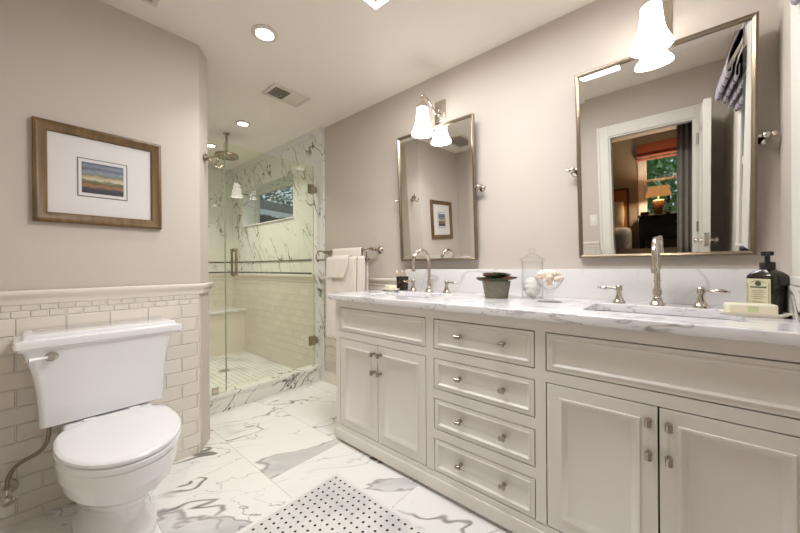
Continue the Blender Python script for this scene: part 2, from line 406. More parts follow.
# ------------------------------------------------------------------ room shell
def strip_wall(name, path, z0, z1, mat, thick=.012, u0=0., parent=None):
    """tile face along a plan path (room on the right-hand side), UV in metres"""
    mb = MB(); u = u0
    for a, b in zip(path, path[1:]):
        L = math.hypot(b[0]-a[0], b[1]-a[1])
        mb.quad([(a[0], a[1], z0), (b[0], b[1], z0), (b[0], b[1], z1), (a[0], a[1], z1)], [(u, z0), (u+L, z0), (u+L, z1), (u, z1)])
        u += L
    bmesh.ops.remove_doubles(mb.bm, verts=mb.bm.verts[:], dist=1e-5)
    # bmesh normals left as built
    me_o = struct(name, mb, mat, 0, parent)
    return me_o
def offset_path(path, d):
    """offset a polyline to its right side by d"""
    out = []
    for i, p in enumerate(path):
        ns = []
        if i: ns.append(((path[i][0]-path[i-1][0]), (path[i][1]-path[i-1][1])))
        if i < len(path)-1: ns.append(((path[i+1][0]-path[i][0]), (path[i+1][1]-path[i][1])))
        ns = [Vector((v[1], -v[0], 0)).normalized() for v in ns]
        b = sum(ns, Vector((0, 0, 0))).normalized(); k = d/max(.3, b.dot(ns[0]))
        out.append((p[0]+b.x*k, p[1]+b.y*k))
    return out
def cap_rail(name, path, z0, z1, mat, prof=None):
    """moulded rail swept along path; prof = (outwards, height) points"""
    zz = z1-z0
    prof = prof or [(0, 0), (.006, 0), (.006, .30), (.010, .42), (.020, .62), (.024, .78), (.022, .92), (.014, 1.), (0, 1.)]
    mb = MB(); rings = []
    lines = [[(x, y, z0+h*zz) for x, y in offset_path(path, o)] for o, h in prof]
    R = [[mb.bm.verts.new(p) for p in l] for l in lines]
    for a, b in zip(R, R[1:]):
        for i in range(len(path)-1): mb.bm.faces.new((a[i], a[i+1], b[i+1], b[i]))
    for k in (0, len(path)-1): mb.bm.faces.new([r[k] for r in R])
    return struct(name, mb, mat, 40)

# floor
b = MB().box(-.20, 2.0, -.42, 2.70, -.1, 0); struct('floor', b, M['floor'])
b = MB().box(.30, 1.067, -.10, 1.374, .0, .0012); struct('floor_inset', b, M['basket'])
mb = MB()
for q in ((.282, 1.085, 1.374, 1.392), (1.067, 1.085, -.118, 1.374), (.282, .30, -.118, 1.374), (.30, 1.067, -.118, -.10)): mb.box(q[0], q[1], q[2], q[3], 0, .0012)
struct('trim_1', mb, M['splash'])
b = MB().box(.70, 2.0, 2.70, 4.80, -.1, .008); struct('floor_shower', b, M['shfloor'])
# ceiling with skylight well
SX0, SX1, SY0, SY1 = .80, 1.197, .30, 1.185
mb = MB()
for q in ((-.32, SX0, -.42, 4.8), (SX1, 2.15, -.42, 4.8), (SX0, SX1, -.42, SY0), (SX0, SX1, SY1, 4.8)): mb.box(q[0], q[1], q[2], q[3], H, H+.08)
struct('ceiling', mb, M['ceil'])
mb = MB()
mb.box(SX0-.03, SX0, SY0-.03, SY1+.03, H+.08, 2.96); mb.box(SX1, SX1+.03, SY0-.03, SY1+.03, H+.08, 2.96)
mb.box(SX0, SX1, SY0-.03, SY0, H+.08, 2.96); mb.box(SX0, SX1, SY1, SY1+.03, H+.08, 2.96)
sk = struct('window_3', mb, M['ceil'])
b = MB().box(SX0, SX1, SY0, SY1, 2.95, 2.96); struct('skylight_pane', b, M['pane'], parent=sk)
# vanity wall
b = MB().box(XW, 2.02, -.42, 2.60, 0, H); struct('wall_right', b, M['wall'])
# near wall with window
NY = -.295
WX0, WX1, WZ0, WZ1 = .92, 1.50, 1.06, 2.02
mb = MB()
for q in ((-.32, WX0, 0, H), (WX1, 1.886, 0, H), (WX0, WX1, 0, WZ0), (WX0, WX1, WZ1, H)): mb.box(q[0], q[1], NY-.12, NY, q[2], q[3])
struct('wall_near', mb, M['wall'])
# door wall
DY0, DY1, DZ = -.115, .515, 2.03
mb = MB()
for q in ((-.295, DY0, 0, H), (DY1, 2.3, 0, H), (DY0, DY1, DZ, H)): mb.box(-.32, -.20, q[0], q[1], q[2], q[3])
struct('wall_back', mb, M['wall'])
# toilet wall (solid block with clipped corner)
TP = [(-.20, 2.174), (0.686, 2.174), (0.769, 2.285), (0.769, 2.66)]
b = MB().prism([(-.32, 2.174), (0.686, 2.174), (0.769, 2.285), (0.769, 2.66), (.60, 2.66), (.60, 2.50), (-.32, 2.50)], 0, H); struct('wall_left', b, M['wall'])
tile_path = [(-.20, 2.162), (0.672, 2.162), (0.761, 2.280), (0.761, 2.66)]
strip_wall('wall_left_tile', tile_path, 0, .945, M['subway'], u0=-.20)
cap_rail('trim_2', offset_path(TP, .008), .945, 1.006, M['captile'])
strip_wall('wall_back_tile', [(-.187, .62), (-.187, 2.159)], 0, .945, M['subway'])
cap_rail('trim_3', [(-.188, .62), (-.188, 2.159)], .945, 1.006, M['captile'])
strip_wall('wall_right_tile', [(XW-.013, 2.60), (XW-.013, 1.60)], 0, .945, M['subway'])
cap_rail('trim_4', [(XW-.012, 2.57), (XW-.012, 1.60)], .945, 1.006, M['captile'])
cap_rail('baseboard_right', [(XW-.012, 2.57), (XW-.012, 1.70)], 0, .10, M['captile'], [(0, 0), (.010, 0), (.010, .8), (.006, 1), (0, 1)])
# shower walls
SXR, SXL, SYB = 1.866, .805, 4.64
def slab_uv(name, quads, mat):
    mb = MB()
    for pts, uvs in quads: mb.quad(pts, uvs)
    return struct(name, mb, mat)
def wq(x, y0, y1, z0, z1): return ([(x, y0, z0), (x, y1, z0), (x, y1, z1), (x, y0, z1)], [(y0, z0), (y1, z0), (y1, z1), (y0, z1)])
def wqy(y, x0, x1, z0, z1): return ([(x0, y, z0), (x1, y, z0), (x1, y, z1), (x0, y, z1)], [(x0, z0), (x1, z0), (x1, z1), (x0, z1)])
HY0, HY1, HZ0, HZ1 = 3.105, 4.32, 1.632, 2.095
mb = MB()   # outer shower wall core with window hole
e_ = .008
for q in ((2.60, HY0-e_, 0, H), (HY1+e_, 4.8, 0, H), (HY0-e_, HY1+e_, 0, HZ0-e_), (HY0-e_, HY1+e_, HZ1+e_, H)): mb.box(SXR+.004, 2.10, q[0], q[1], q[2], q[3])
struct('wall_shower_right', mb, M['white'])
slab_uv('wall_shower_right_marble', [wq(SXR, 2.572, HY0, 1.02, H), wq(SXR, HY1, SYB, 1.02, H), wq(SXR, HY0, HY1, 1.02, HZ0), wq(SXR, HY0, HY1, HZ1, H),
    ([(SXR, 2.572, 0), (XW, 2.572, 0), (XW, 2.572, H), (SXR, 2.572, H)], [(0, 0), (.02, 0), (.02, H), (0, H)]), wq(SXR-.001, 2.572, 2.70, 0, 1.02),
    ([(SXR, HY0, HZ1), (2.055, HY0, HZ1), (2.055, HY1, HZ1), (SXR, HY1, HZ1)], [(0, 3), (.2, 3), (.2, 4.2), (0, 4.2)]),
    ([(SXR, HY1, HZ0), (2.055, HY1, HZ0), (2.055, HY1, HZ1), (SXR, HY1, HZ1)], [(0, 1.6), (.2, 1.6), (.2, 2.1), (0, 2.1)]),
    ([(SXR, HY0, HZ0), (2.055, HY0, HZ0), (2.055, HY0, HZ1), (SXR, HY0, HZ1)], [(0, 1.6), (.2, 1.6), (.2, 2.1), (0, 2.1)]),
    ([(SXR, HY0, HZ0), (2.055, HY0, HZ0), (2.055, HY1, HZ0), (SXR, HY1, HZ0)], [(0, 3), (.2, 3), (.2, 4.2), (0, 4.2)])], M['shmarble'])
strip_wall('wall_shower_right_tile', [(SXR-.002, SYB), (SXR-.002, 2.70)], 0, .945, M['subway'])
b = MB().box(.70, 2.1, SYB+.004, 4.8, 0, H); struct('wall_shower_back', b, M['white'])
slab_uv('wall_shower_back_marble', [wqy(SYB, SXL, SXR, 1.02, H)], M['shmarble'])
strip_wall('wall_shower_back_tile', [(SXL, SYB-.002), (SXR, SYB-.002)], 0, .945, M['subway'])
b = MB().box(.68, SXL-.004, 2.66, 4.8, 0, H); struct('wall_shower_left', b, M['white'])
slab_uv('wall_shower_left_marble', [wq(SXL, 2.66, SYB, 1.02, H)], M['shmarble'])
strip_wall('wall_shower_left_tile', [(SXL+.002, 2.66), (SXL+.002, SYB)], 0, .945, M['subway'])
sp = [(SXL, 2.72), (SXL, SYB), (SXR, SYB), (SXR, 2.72)]
cap_rail('trim_5', sp, .945, 1.02, M['captile'])
cap_rail('trim_6', [(SXR, SYB), (SXR, 2.572)], H-.055, H-.001, M['splash'], [(0, 0), (.008, 0), (.012, .4), (.022, .6), (.026, 1), (0, 1)])
for k, z in enumerate((1.026, 1.160)):
    mb = MB(); u = 0
    pp = offset_path(sp, .006); pp[-1] = (pp[-1][0], 2.76)
    for a, c in zip(pp, pp[1:]):
        L = math.hypot(c[0]-a[0], c[1]-a[1]); z1 = z+.016
        mb.quad([(a[0], a[1], z), (c[0], c[1], z), (c[0], c[1], z1), (a[0], a[1], z1)], [(u, 0), (u+L, 0), (u+L, 1), (u, 1)]); u += L
    struct('trim_%d' % (7+k), mb, M['strip'])
# shower window
mb = MB(); x0, x1 = 2.04, 2.075
for q in ((HY0, HY0+.03, HZ0, HZ1), (HY1-.035, HY1, HZ0, HZ1), (HY0+.03, HY1-.035, HZ0, HZ0+.028), (HY0+.03, HY1-.035, HZ1-.03, HZ1)): mb.box(x0, x1, *q, .002)
w2 = struct('window_2', mb, M['white'])
b = MB().box(2.055, 2.059, HY0+.03, HY1-.035, HZ0+.028, HZ1-.03); struct('pane', b, M['pane'], parent=w2)
b = MB().box(SXR-.014, SXR+.03, HY0-.02, HY1+.02, HZ0-.012, HZ0+.002, .002); struct('window_sill', b, M['splash'], parent=w2)
# curb, bench
mb = MB(); mb.box(SXL-.012, SXR-.001, 2.640, 2.755, 0, .105); mb.box(SXL-.012, SXR-.001, 2.630, 2.765, .105, .130, .004)
struct('curb', mb, M['curb'])
mb = MB(); mb.box(SXL, SXR-.002, 4.285, SYB, 0, .53)
struct('shower_bench', mb, M['subway'])
mb = MB(); mb.box(SXL, SXR-.002, 4.265, SYB, .53, .556, .004); struct('trim_9', mb, M['splash'])
for nme in ('curb', 'shower_bench'): bpy.data.objects[nme]['kind'] = 'structure'

# near-wall window 1
mb = MB()
for q in ((WX0-.10, WX0, WZ0-.02, WZ1+.10), (WX1, WX1+.10, WZ0-.02, WZ1+.10), (WX0, WX1, WZ1, WZ1+.10)): mb.box(q[0], q[1], NY, NY+.02, q[2], q[3], .004)
for q in ((WX0, WX0+.05, WZ0, WZ1), (WX1-.05, WX1, WZ0, WZ1), (WX0+.05, WX1-.05, WZ0, WZ0+.06), (WX0+.05, WX1-.05, WZ1-.05, WZ1), (WX0+.05, WX1-.05, 1.52, 1.56)): mb.box(q[0], q[1], NY-.09, NY-.05, q[2], q[3], .003)
w1 = struct('window_1', mb, M['white'])
b = MB().box(WX0-.10, WX1+.10, NY-.05, NY+.024, WZ0-.03, WZ0, .006); struct('window_sill', b, M['white'], parent=w1)
b = MB().box(WX0+.05, WX1-.05, NY-.072, NY-.068, WZ0+.06, WZ1-.05); struct('pane', b, M['pane'], parent=w1)
# roman shade, ballooning outwards towards its lower edge
def roman_shade():
    x0, x1 = .84, 1.462
    t = thing('roman_shade', ((x0+x1)/2, NY+.02, 1.90), 'striped lavender and black roman shade hanging over the window by the vanity', 'shade')
    nx = 36
    for q in range(4):
        mb = MB(); rings = []; om = .118-.026*q; zt = 2.22-.035*q; zb = 1.920-.028*q
        prof = ([(.020, 2.36, 0), (.020, 2.26, 0)] if q == 0 else [])+[(.018+(om-.018)*math.sin(PI/2*k)**1.1, zt-(zt-zb-.012)*k, k) for k in [i/10 for i in range(11)]]+[(om-.002, zb+.004, 1), (om-.008, zb, 1), (om-.014, zb+.004, 1), (om-.016, zb+.05, 1)]
        for o_, z, k in prof:
            rings.append([(x0+(x1-x0)*i/nx, NY+o_, z+.014*k*(1-abs(math.sin(i/nx*PI*4)))) for i in range(nx+1)])
        mb.loft(rings, (False, False), False)
        o = obj('shade_fabric' if q == 0 else 'shade_fold', mb, M['stripe'], t, 60)
        sm = o.modifiers.new('thick', 'SOLIDIFY'); sm.thickness = .003
    b = MB().box(x0, x1, NY+.002, NY+.026, 2.34, 2.38, .003); obj('head_rail', b, M['white'], t)
    for i in range(1, 4): obj('ring', MB().lathe([(.010, 0), (.010, .004)], (x0+(x1-x0)*i/4, NY+.068, 2.14), 12, (0, 1, .4)), M['dark'], t)
roman_shade()

# door 1: casing + leaf
mb = MB()
for q in ((DY0-.085, DY0, 0, DZ+.10), (DY1, DY1+.095, 0, DZ+.10), (DY0, DY1, DZ, DZ+.10)):
    mb.box(-.20, -.182, *q, .003); mb.box(-.338, -.32, *q, .003)
for q in ((DY0-.085, DY0-.065, 0, DZ+.10), (DY1+.075, DY1+.095, 0, DZ+.10)): mb.box(-.182, -.174, *q, .002)
for q in ((DY0, DY0+.015, 0, DZ), (DY1-.015, DY1, 0, DZ), (DY0+.015, DY1-.015, DZ-.015, DZ)): mb.box(-.322, -.198, *q)
d1 = struct('door_1', mb, M['white'])
def panel_faces(mb, axis, c0, sgn, a0, a1, z0, z1, prof, close=True):
    """nested rectangles: prof = (inset, outward depth); face plane at c0, outward = sgn"""
    def P(a, z, d): return (c0+sgn*d, a, z) if axis == 'x' else (a, c0+sgn*d, z)
    R = [[mb.bm.verts.new(P(a, z, d)) for a, z in ((a0+i, z0+i), (a1-i, z0+i), (a1-i, z1-i), (a0+i, z1-i))] for i, d in prof]
    for p, q in zip(R, R[1:]):
        for k in range(4): mb.bm.faces.new((p[k], p[(k+1) % 4], q[(k+1) % 4], q[k]))
    if close: mb.bm.faces.new(R[-1])
    return R
LY0, LY1 = -.178, -.138
mb = MB()
def leaf_face(y, sgn):
    x0, x1 = -.15, .50
    zs = [(.0, .20), (.85, 1.0), (1.90, 2.025)]
    # stiles and rails
    for a0, a1, z0, z1 in ((x0, x0+.11, 0.01, 2.025), (x1-.11, x1, 0.01, 2.025), (x0+.11, x1-.11, .01, .22), (x0+.11, x1-.11, .86, 1.0), (x0+.11, x1-.11, 1.90, 2.025)):
        mb.quad([(a0, y, z0), (a1, y, z0), (a1, y, z1), (a0, y, z1)])
    for z0, z1 in ((.22, .86), (1.0, 1.90)):
        panel_faces(mb, 'y', y, sgn, x0+.11, x1-.11, z0, z1, [(0, 0), (.012, -.006), (.022, -.012), (.05, -.012)])
leaf_face(LY1, 1); leaf_face(LY0, -1)
mb.quad([(.50, LY0, .01), (.50, LY1, .01), (.50, LY1, 2.025), (.50, LY0, 2.025)]); mb.quad([(-.15, LY0, .01), (-.15, LY1, .01), (-.15, LY1, 2.025), (-.15, LY0, 2.025)])
mb.quad([(-.15, LY0, 2.025), (.5, LY0, 2.025), (.5, LY1, 2.025), (-.15, LY1, 2.025)]); mb.quad([(-.15, LY0, .01), (.5, LY0, .01), (.5, LY1, .01), (-.15, LY1, .01)])
leaf = struct('door_leaf', mb, M['white'], parent=d1)
for s, y in ((1, LY1), (-1, LY0)):
    mb = MB().lathe([(.026, 0), (.026, .003), (.010, .006), (.009, .018), (.016, .024), (.020, .034), (.017, .042), (.008, .046)], (.44, y, 1.04), 20, (0, s, 0))
    struct('door_knob', mb, M['chrome'], 40, leaf)
struct('latch_plate', MB().box(.499, .503, -.170, -.146, .98, 1.10, .001), M['nickel'], 40, leaf)
for z in (.25, 1.05, 1.80): struct('hinge', MB().lathe([(.008, 0), (.008, .09)], (-.165, -.133, z), 10), M['nickel'], 40, d1)

# light switch beside the door
t = thing('light_switch', (-.2, .65, 1.2), 'white light switch plate on the grey wall beside the door casing', 'switch')
b = MB().box(-.20, -.194, .635, .70, 1.17, 1.285, .002); obj('plate', b, M['white'], t)
b = MB().box(-.194, -.188, .655, .68, 1.20, 1.255, .002); obj('rocker', b, M['porc'], t)

# ------------------------------------------------------------------ ceiling fixtures
def recessed(x, y, r, label):
    t = thing('recessed_light', (x, y, H-.012), label, 'ceiling light', None)
    mb = MB().lathe([(r, .012), (r+.003, .006), (r, .002), (r*.74, 0), (r*.72, .006), (r*.70, .0119)], (x, y, H-.012), 40, caps=(False, False))
    obj('trim_ring', mb, M['gtrim'], t, 50)
    mb = MB().lathe([(r*.70, .004), (r*.6, .003), (.001, .003)], (x, y, H-.006), 40, caps=(False, False))
    obj('lens', mb, M['lens'], t, 50)
recessed(.897, 1.777, .066, 'lit round recessed ceiling light nearest the skylight')
recessed(1.322, 3.045, .060, 'lit round recessed ceiling light above the shower opening, nearer the fan')
recessed(1.324, 3.85, .060, 'lit round recessed ceiling light deep in the shower behind the rain head')
def vent(name, x0, x1, y0, y1, label, split=None):
    t = thing(name, ((x0+x1)/2, (y0+y1)/2, H-.01), label, 'vent')
    mb = MB(); f = .022
    for q in ((x0, x1, y0, y0+f), (x0, x1, y1-f, y1), (x0, x0+f, y0+f, y1-f), (x1-f, x1, y0+f, y1-f)): mb.box(*q, H-.012, H-.0005, .002)
    xs = split or x1-f
    if split: mb.box(xs, xs+.012, y0+f, y1-f, H-.011, H-.0005)
    obj('frame', mb, M['gtrim'], t)
    b = MB().box(x0+f, xs, y0+f, y1-f, H-.003, H-.0008); obj('grille_backing', b, M['dark'], t)
    mb = MB(); n = 7
    for i in range(n):
        y = y0+f+(y1-y0-2*f)*(i+.5)/n; mb.box(x0+f, xs, y-.003, y+.003, H-.009, H-.003)
    obj('slat', mb, M['nickel'] if split else M['gtrim'], t)
    if split:
        b = MB().box(xs+.012, x1-f, y0+f, y1-f, H-.008, H-.0008, .002); obj('light_lens', b, M['gtrim'], t)
vent('exhaust_fan', 1.185, 1.483, 2.203, 2.398, 'rectangular bathroom exhaust fan with a dark grille half on the ceiling', 1.33)
vent('ceiling_register', .02, .442, 1.75, 2.005, 'square white air register on the ceiling above the toilet')

# ------------------------------------------------------------------ vanity
XF = 1.289
ZR = [(.698, .845), (.506, .6555), (.312, .4615), (.108, .2685)]
def vanity():
    y0, y1 = -.292, 1.652
    t = thing('vanity_cabinet', (1.58, .68, 0), 'long grey-white double vanity with four doors and a middle bank of drawers', 'cabinet')
    mb = MB()
    for a, c in ((y0, y0+.018), (.395, .413), (.915, .933), (y1-.018, y1)): mb.box(XF+.0225, XW-.001, a, c, .0, .889)
    for q in ((XF+.03, XW-.001, .09, .108), (XW-.012, XW-.001, .108, .889), (XF+.03, XF+.045, .0, .09)): mb.box(q[0], q[1], y0+.018, y1-.018, q[2], q[3])
    obj('carcass', mb, M['cab'], t)
    mb = MB(); Tk = XF+.022
    ys = [(y0, -.277), (.384, .4227), (.900, .9453), (1.614, y1)]
    for a, c in ys: mb.box(XF, Tk, a, c, .105, .889)
    gaps = [(-.277, .384), (.4227, .900), (.9453, 1.614)]
    for a, c in gaps: mb.box(XF, Tk, a, c, .8455, .889)
    for a, c in (gaps[0], gaps[2]): mb.box(XF, Tk, a, c, .6555, .6975)
    for (z0, z1), (z2, z3) in zip(ZR, ZR[1:]): mb.box(XF, Tk, gaps[1][0], gaps[1][1], z3, z0)
    mb.box(XF, Tk, y0, y1, .082, .108); mb.box(XF, Tk, -.29, y1, .02, .0825)
    obj('face_frame', mb, M['cab'], t)
    mb = MB(); mb.box(XF-.006, XF+.001, y0, y1+.003, .018, .078, .003); obj('base_moulding', mb, M['cab'], t)
    mb = MB(); mb.box(XF+.0225, XF+.029, y0+.01, y1-.03, .1, .88); obj('gap_shade_sheet', mb, M['cabdark'], t)  # dark sheet behind the fronts, its colour stands in for shade in the gaps
    g = .0041
    def front(name, a, c, z0, z1, prof):
        mb = MB(); a += g; c -= g; z0 += g; z1 -= g
        panel_faces(mb, 'x', XF, -1, a, c, z0, z1, [(0, -.02), (0, -.0008), (.0008, 0)]+prof)
        return obj(name, mb, M['cab'], t, 30)
    pd = [(.015, 0), (.016, .002), (.019, .0025), (.021, .002), (.027, -.006), (.029, -.007)]
    pdoor = [(.044, 0), (.045, .004), (.050, .0045), (.054, .003), (.068, -.009), (.071, -.010)]
    def pull(y, z, vert, par, lab=None):
        mb = MB(); L = .0515 if vert else .1025; ax = Vector((0, 0, 1)) if vert else Vector((0, 1, 0)); X = XF-.027
        obj_ = None
        for s in (-1, 1):
            p = Vector((XF, y, z))+ax*s*L
            mb.lathe([(.0095, 0), (.0095, .003), (.006, .006), (.0055, .018), (.0075, .020)], p, 14, (-1, 0, 0))
            q = Vector((X, y, z))+ax*s*L
            mb.lathe([(.006, -.013), (.0095, -.011), (.0095, .011), (.006, .013)], q, 14, tuple(ax))
        nf = len(mb.bm.faces)
        q0 = Vector((X, y, z))-ax*(L-.004); q1 = Vector((X, y, z))+ax*(L-.004)
        mb.tube([q0, q1], .0046, 12)
        for f in list(mb.bm.faces)[nf:]: f.material_index = 1
        obj('handle', mb, [M['pull'], M['rod']], par, 40)['label'] = 'clear glass rod handle on two nickel posts'
    for (z0, z1) in ZR:
        d = front('drawer', .4227, .900, z0, z1, pd); pull(.652, (z0+z1)/2+(0 if z1 > .8 else .0)+.005, False, d)
    for a, c in ((.9453, 1.614), (-.277, .384)): front('false_front', a, c, .6975, .8455, pd)
    for a, m, c in ((.9453, 1.2815, 1.614), (-.277, .0487, .384)):
        d = front('door', a, m+g*.4, .108, .6555, pdoor); pull(m-.025, .553, True, d)
        d = front('door', m-g*.4, c, .108, .6555, pdoor); pull(m+.025, .553, True, d)
    return t
vanity()
# countertop with two undermount openings
SINKS = [(1.56, 1.263), (1.56, .060)]; SHX, SHY = .155, .225
def countertop():
    cu = bpy.data.curves.new('countertop_outline', 'CURVE'); cu.dimensions = '2D'; cu.fill_mode = 'BOTH'; cu.extrude = .0125; cu.bevel_depth = .005; cu.bevel_resolution = 3
    def sp(pts):
        s = cu.splines.new('POLY'); s.points.add(len(pts)-1); s.use_cyclic_u = True
        for p, q in zip(s.points, pts): p.co = (q[0], q[1], 0, 1)
    x0, x1, y0, y1 = 1.266, XW-.006, -.288, 1.694
    sp([(x0, y0), (x1, y0), (x1, y1), (x0, y1)])
    for cx, cy in SINKS: sp(rrect(cx, cy, SHX+.005, SHY+.005, .04))
    tmp = bpy.data.objects.new('countertop_outline', cu); COL.objects.link(tmp)
    me = bpy.data.meshes.new_from_object(tmp.evaluated_get(bpy.context.evaluated_depsgraph_get()))
    bpy.data.objects.remove(tmp); bpy.data.curves.remove(cu)
    me.name = 'countertop'; me.materials.clear(); me.materials.append(M['counter'])
    o = bpy.data.objects.new('countertop', me); COL.objects.link(o); o.location = (0, 0, .908)
    for p in me.polygons: p.use_smooth = True
    me.set_sharp_from_angle(angle=math.radians(40))
    tag(o, 'long white marble countertop with purple-grey streaks over the vanity', 'countertop')
countertop()
CZ = .9255
b = MB().box(1.866, XW-.0005, -.270, 1.46+.09, CZ, 1.078, .003); tag(obj('backsplash', b, M['splash'], loc=(1.876, .63, CZ)), 'long low white marble backsplash behind both sinks', 'backsplash')
b = MB().box(1.50, 1.866, -.294, -.270, CZ, 1.028, .004); tag(obj('side_splash', b, M['curb'], loc=(1.68, -.283, CZ)), 'short veined marble splash in the corner beside the dark bottle', 'backsplash')
def sink(cx, cy, label):
    t = thing('sink', (cx, cy, .74), label, 'sink')
    mb = MB(); rings = []
    for d, z, r in ((.012, .8895, .045), (.0, .8895, .04), (-.008, .86, .045), (-.018, .80, .05), (-.035, .772, .055), (-.075, .762, .06), (-.12, .758, .02)):
        rings.append([(x, y, z) for x, y in rrect(cx, cy, SHX+d, SHY+d, r)])
    mb.loft(rings, (False, True)); o = obj('basin', mb, M['china'], t, 60)
    mb = MB().lathe([(.030, 0), (.030, .003), (.022, .004), (.018, .0015), (.001, .0015)], (cx, cy, .7585), 24, caps=(False, False)); obj('drain', mb, M['chrome'], t, 40)
sink(*SINKS[0], 'white undermount basin set in the marble counter beside the toothbrush cup')
sink(*SINKS[1], 'white undermount basin in the marble counter below the larger-looking nearer mirror')

def faucet(yc, label):
    xb = 1.768; t = thing('faucet', (xb, yc, CZ), label, 'faucet')
    mb = MB(); r = .084; top = CZ+.192
    mb.lathe([(.030, 0), (.030, .003), (.026, .008), (.020, .016), (.017, .028), (.0165, .033), (.013, .036), (.013, .042), (.0165, .045), (.0165, .066), (.0135, .072)], (xb, yc, CZ), 24)
    pts = [(xb, yc, CZ+.055), (xb, yc, CZ+.10), (xb, yc, top)]+arc((xb-r, yc, top), r, 0, PI*1.02, 16)[1:]
    e = pts[-1]; pts += [Vector((e[0]+.000, yc, e[2]-.030))]
    mb.tube(pts, [.0115]*3+[.0115]*(len(pts)-3), 14)
    mb.lathe([(.0135, 0), (.0135, .022), (.0125, .024)], (e[0], yc, e[2]-.048), 16)
    mb.lathe([(.0132, 0), (.0142, .003), (.0132, .006)], (xb, yc, CZ+.10), 16)
    mb.lathe([(.0132, 0), (.0142, .003), (.0132, .006)], (xb, yc, top-.004), 16)
    mb.tube([(xb+.022, yc, CZ+.02), (xb+.022, yc, CZ+.075)], .003, 8); mb.sphere((xb+.022, yc, CZ+.08), .006, 10, 6)
    obj('spout', mb, M['chrome'], t, 45)
    for s in (-1, 1):
        y = yc+s*.137; mb = MB(); hk = 1.22
        mb.lathe([(.027, 0), (.027, .003), (.023, .008), (.015, .020), (.011, .034), (.009, .042), (.0135, .045), (.014, .062), (.011, .066), (.004, .068)], (xb, y, CZ), 22); mb.xform(Matrix.Translation((0, 0, CZ)) @ Matrix.Scale(hk, 4, (0, 0, 1)) @ Matrix.Translation((0, 0, -CZ)))
        o = obj('handle', mb, M['chrome'], t, 45)
        mb = MB(); z = CZ+.054*hk
        P = [(0, .0055), (.018, .0045), (.026, .0055), (.034, .0075), (.05, .0085), (.062, .007), (.068, .004), (.071, .0055), (.075, .003)]
        mb.tube([(xb-q*.05, y+s*(.008+q), z) for q, _ in P], [r_*1.15 for _, r_ in P], 12)
        obj('lever', mb, M['chrome'], o, 45)
faucet(1.265, 'polished nickel gooseneck faucet with two levers beside the soap dish and toothbrush cup')
faucet(.068, 'polished nickel gooseneck faucet with two levers below the right-hand mirror')

# ------------------------------------------------------------------ mirrors and sconces
def mirror(yc, zc, tilt, yaw, label):
    X = 1.83; t = thing('pivot_mirror', (X, yc, zc), label, 'mirror')
    Wd, Hd = .3085, .4538
    rot = Matrix.Translation((X, yc, zc)) @ Matrix.Rotation(yaw, 4, 'Z') @ Matrix.Rotation(-tilt, 4, 'Y') @ Matrix.Translation((-X, -yc, -zc))
    mb = MB(); fw = .016
    prof = [(0, -.004), (0, .010), (.003, .012), (.008, .012), (.011, .009), (fw, .005), (fw, -.002)]
    panel_faces(mb, 'x', X, -1, yc-Wd, yc+Wd, zc-Hd, zc+Hd, prof, False)
    mb.box(X+.002, X+.014, yc-Wd+.002, yc+Wd-.002, zc-Hd+.002, zc+Hd-.002)
    mb.xform(rot); obj('frame', mb, M['frame'], t, 30)
    mb = MB(); a = fw
    panel_faces(mb, 'x', X, -1, yc-Wd+a, yc+Wd-a, zc-Hd+a, zc+Hd-a, [(0, -.0002), (.024, .0014)])
    mb.xform(rot); obj('mirror_glass', mb, M['mirror'], t, 0)
    for s in (-1, 1):
        mb = MB(); y = yc+s*(Wd+.022)
        mb.lathe([(.021, 0), (.021, .003), (.016, .007), (.008, .012), (.007, .045), (.010, .050)], (XW, y, zc), 20, (-1, 0, 0))
        mb.tube([(X, yc+s*(Wd-.004), zc), (X, y+s*.012, zc)], .0065, 12)
        mb.sphere((X, y, zc), .0135, 16, 10); mb.lathe([(.006, 0), (.010, .004), (.010, .012), (.004, .016)], (X, y+s*.012, zc), 14, (0, s, 0))
        obj('pivot_bracket', mb, M['chrome'], t, 40)
mirror(1.263, 1.589, .0405, .016, 'tilting mirror in a thin nickel frame over the farther sink, nearer the towels')
mirror(.076, 1.586, .0826, .0, 'tilting mirror in a thin nickel frame over the nearer sink, reflecting the bedroom doorway')
def sconce(yc, zo, label):
    X = 1.70; t = thing('wall_sconce', (XW, yc-.02, 2.18+zo), label, 'sconce')
    mb = MB(); zc = 2.175+zo
    mb.box(XW-.010, XW-.0005, yc-.065, yc+.025, zc-.085, zc+.085, .004)
    mb.box(XW-.018, XW-.009, yc-.052, yc+.012, zc-.070, zc+.070, .004)
    obj('backplate', mb, M['nickel'], t, 40)
    mb = MB()
    ym = yc-.02
    pts = bez((XW-.015, ym, zc-.01), (XW-.07, ym, zc-.055), (XW-.06, yc, zc+.02), (XW-.10, yc, zc+.045), 10)+bez((XW-.10, yc, zc+.045), (XW-.14, yc, zc+.07), (X, yc, zc+.08), (X, yc, zc+.015), 10)[1:]
    mb.tube(pts, .0075, 12)
    mb.sphere((XW-.022, ym, zc+.012), .011, 12, 8); mb.sphere((XW-.024, ym, zc-.022), .014, 12, 8); mb.sphere((X, yc, zc+.055), .012, 12, 8)
    obj('arm', mb, M['chrome'], t, 40)
    mb = MB().lathe([(.010, .030), (.022, .022), (.030, .010), (.034, 0), (.034, -.014), (.030, -.016)], (X, yc, zc-.012), 28); obj('shade_holder', mb, M['chrome'], t, 40)
    mb = MB(); pr = [(.031, .0), (.036, -.012), (.0385, -.05), (.043, -.09), (.051, -.125), (.062, -.152), (.072, -.172), (.0725, -.176), (.069, -.176), (.060, -.152), (.048, -.12), (.040, -.09), (.035, -.05), (.033, -.012)]
    mb.lathe([(r, z) for r, z in pr], (X, yc, zc-.018), 36, caps=(True, False)); obj('lamp_shade', mb, M['shade'], t, 60)
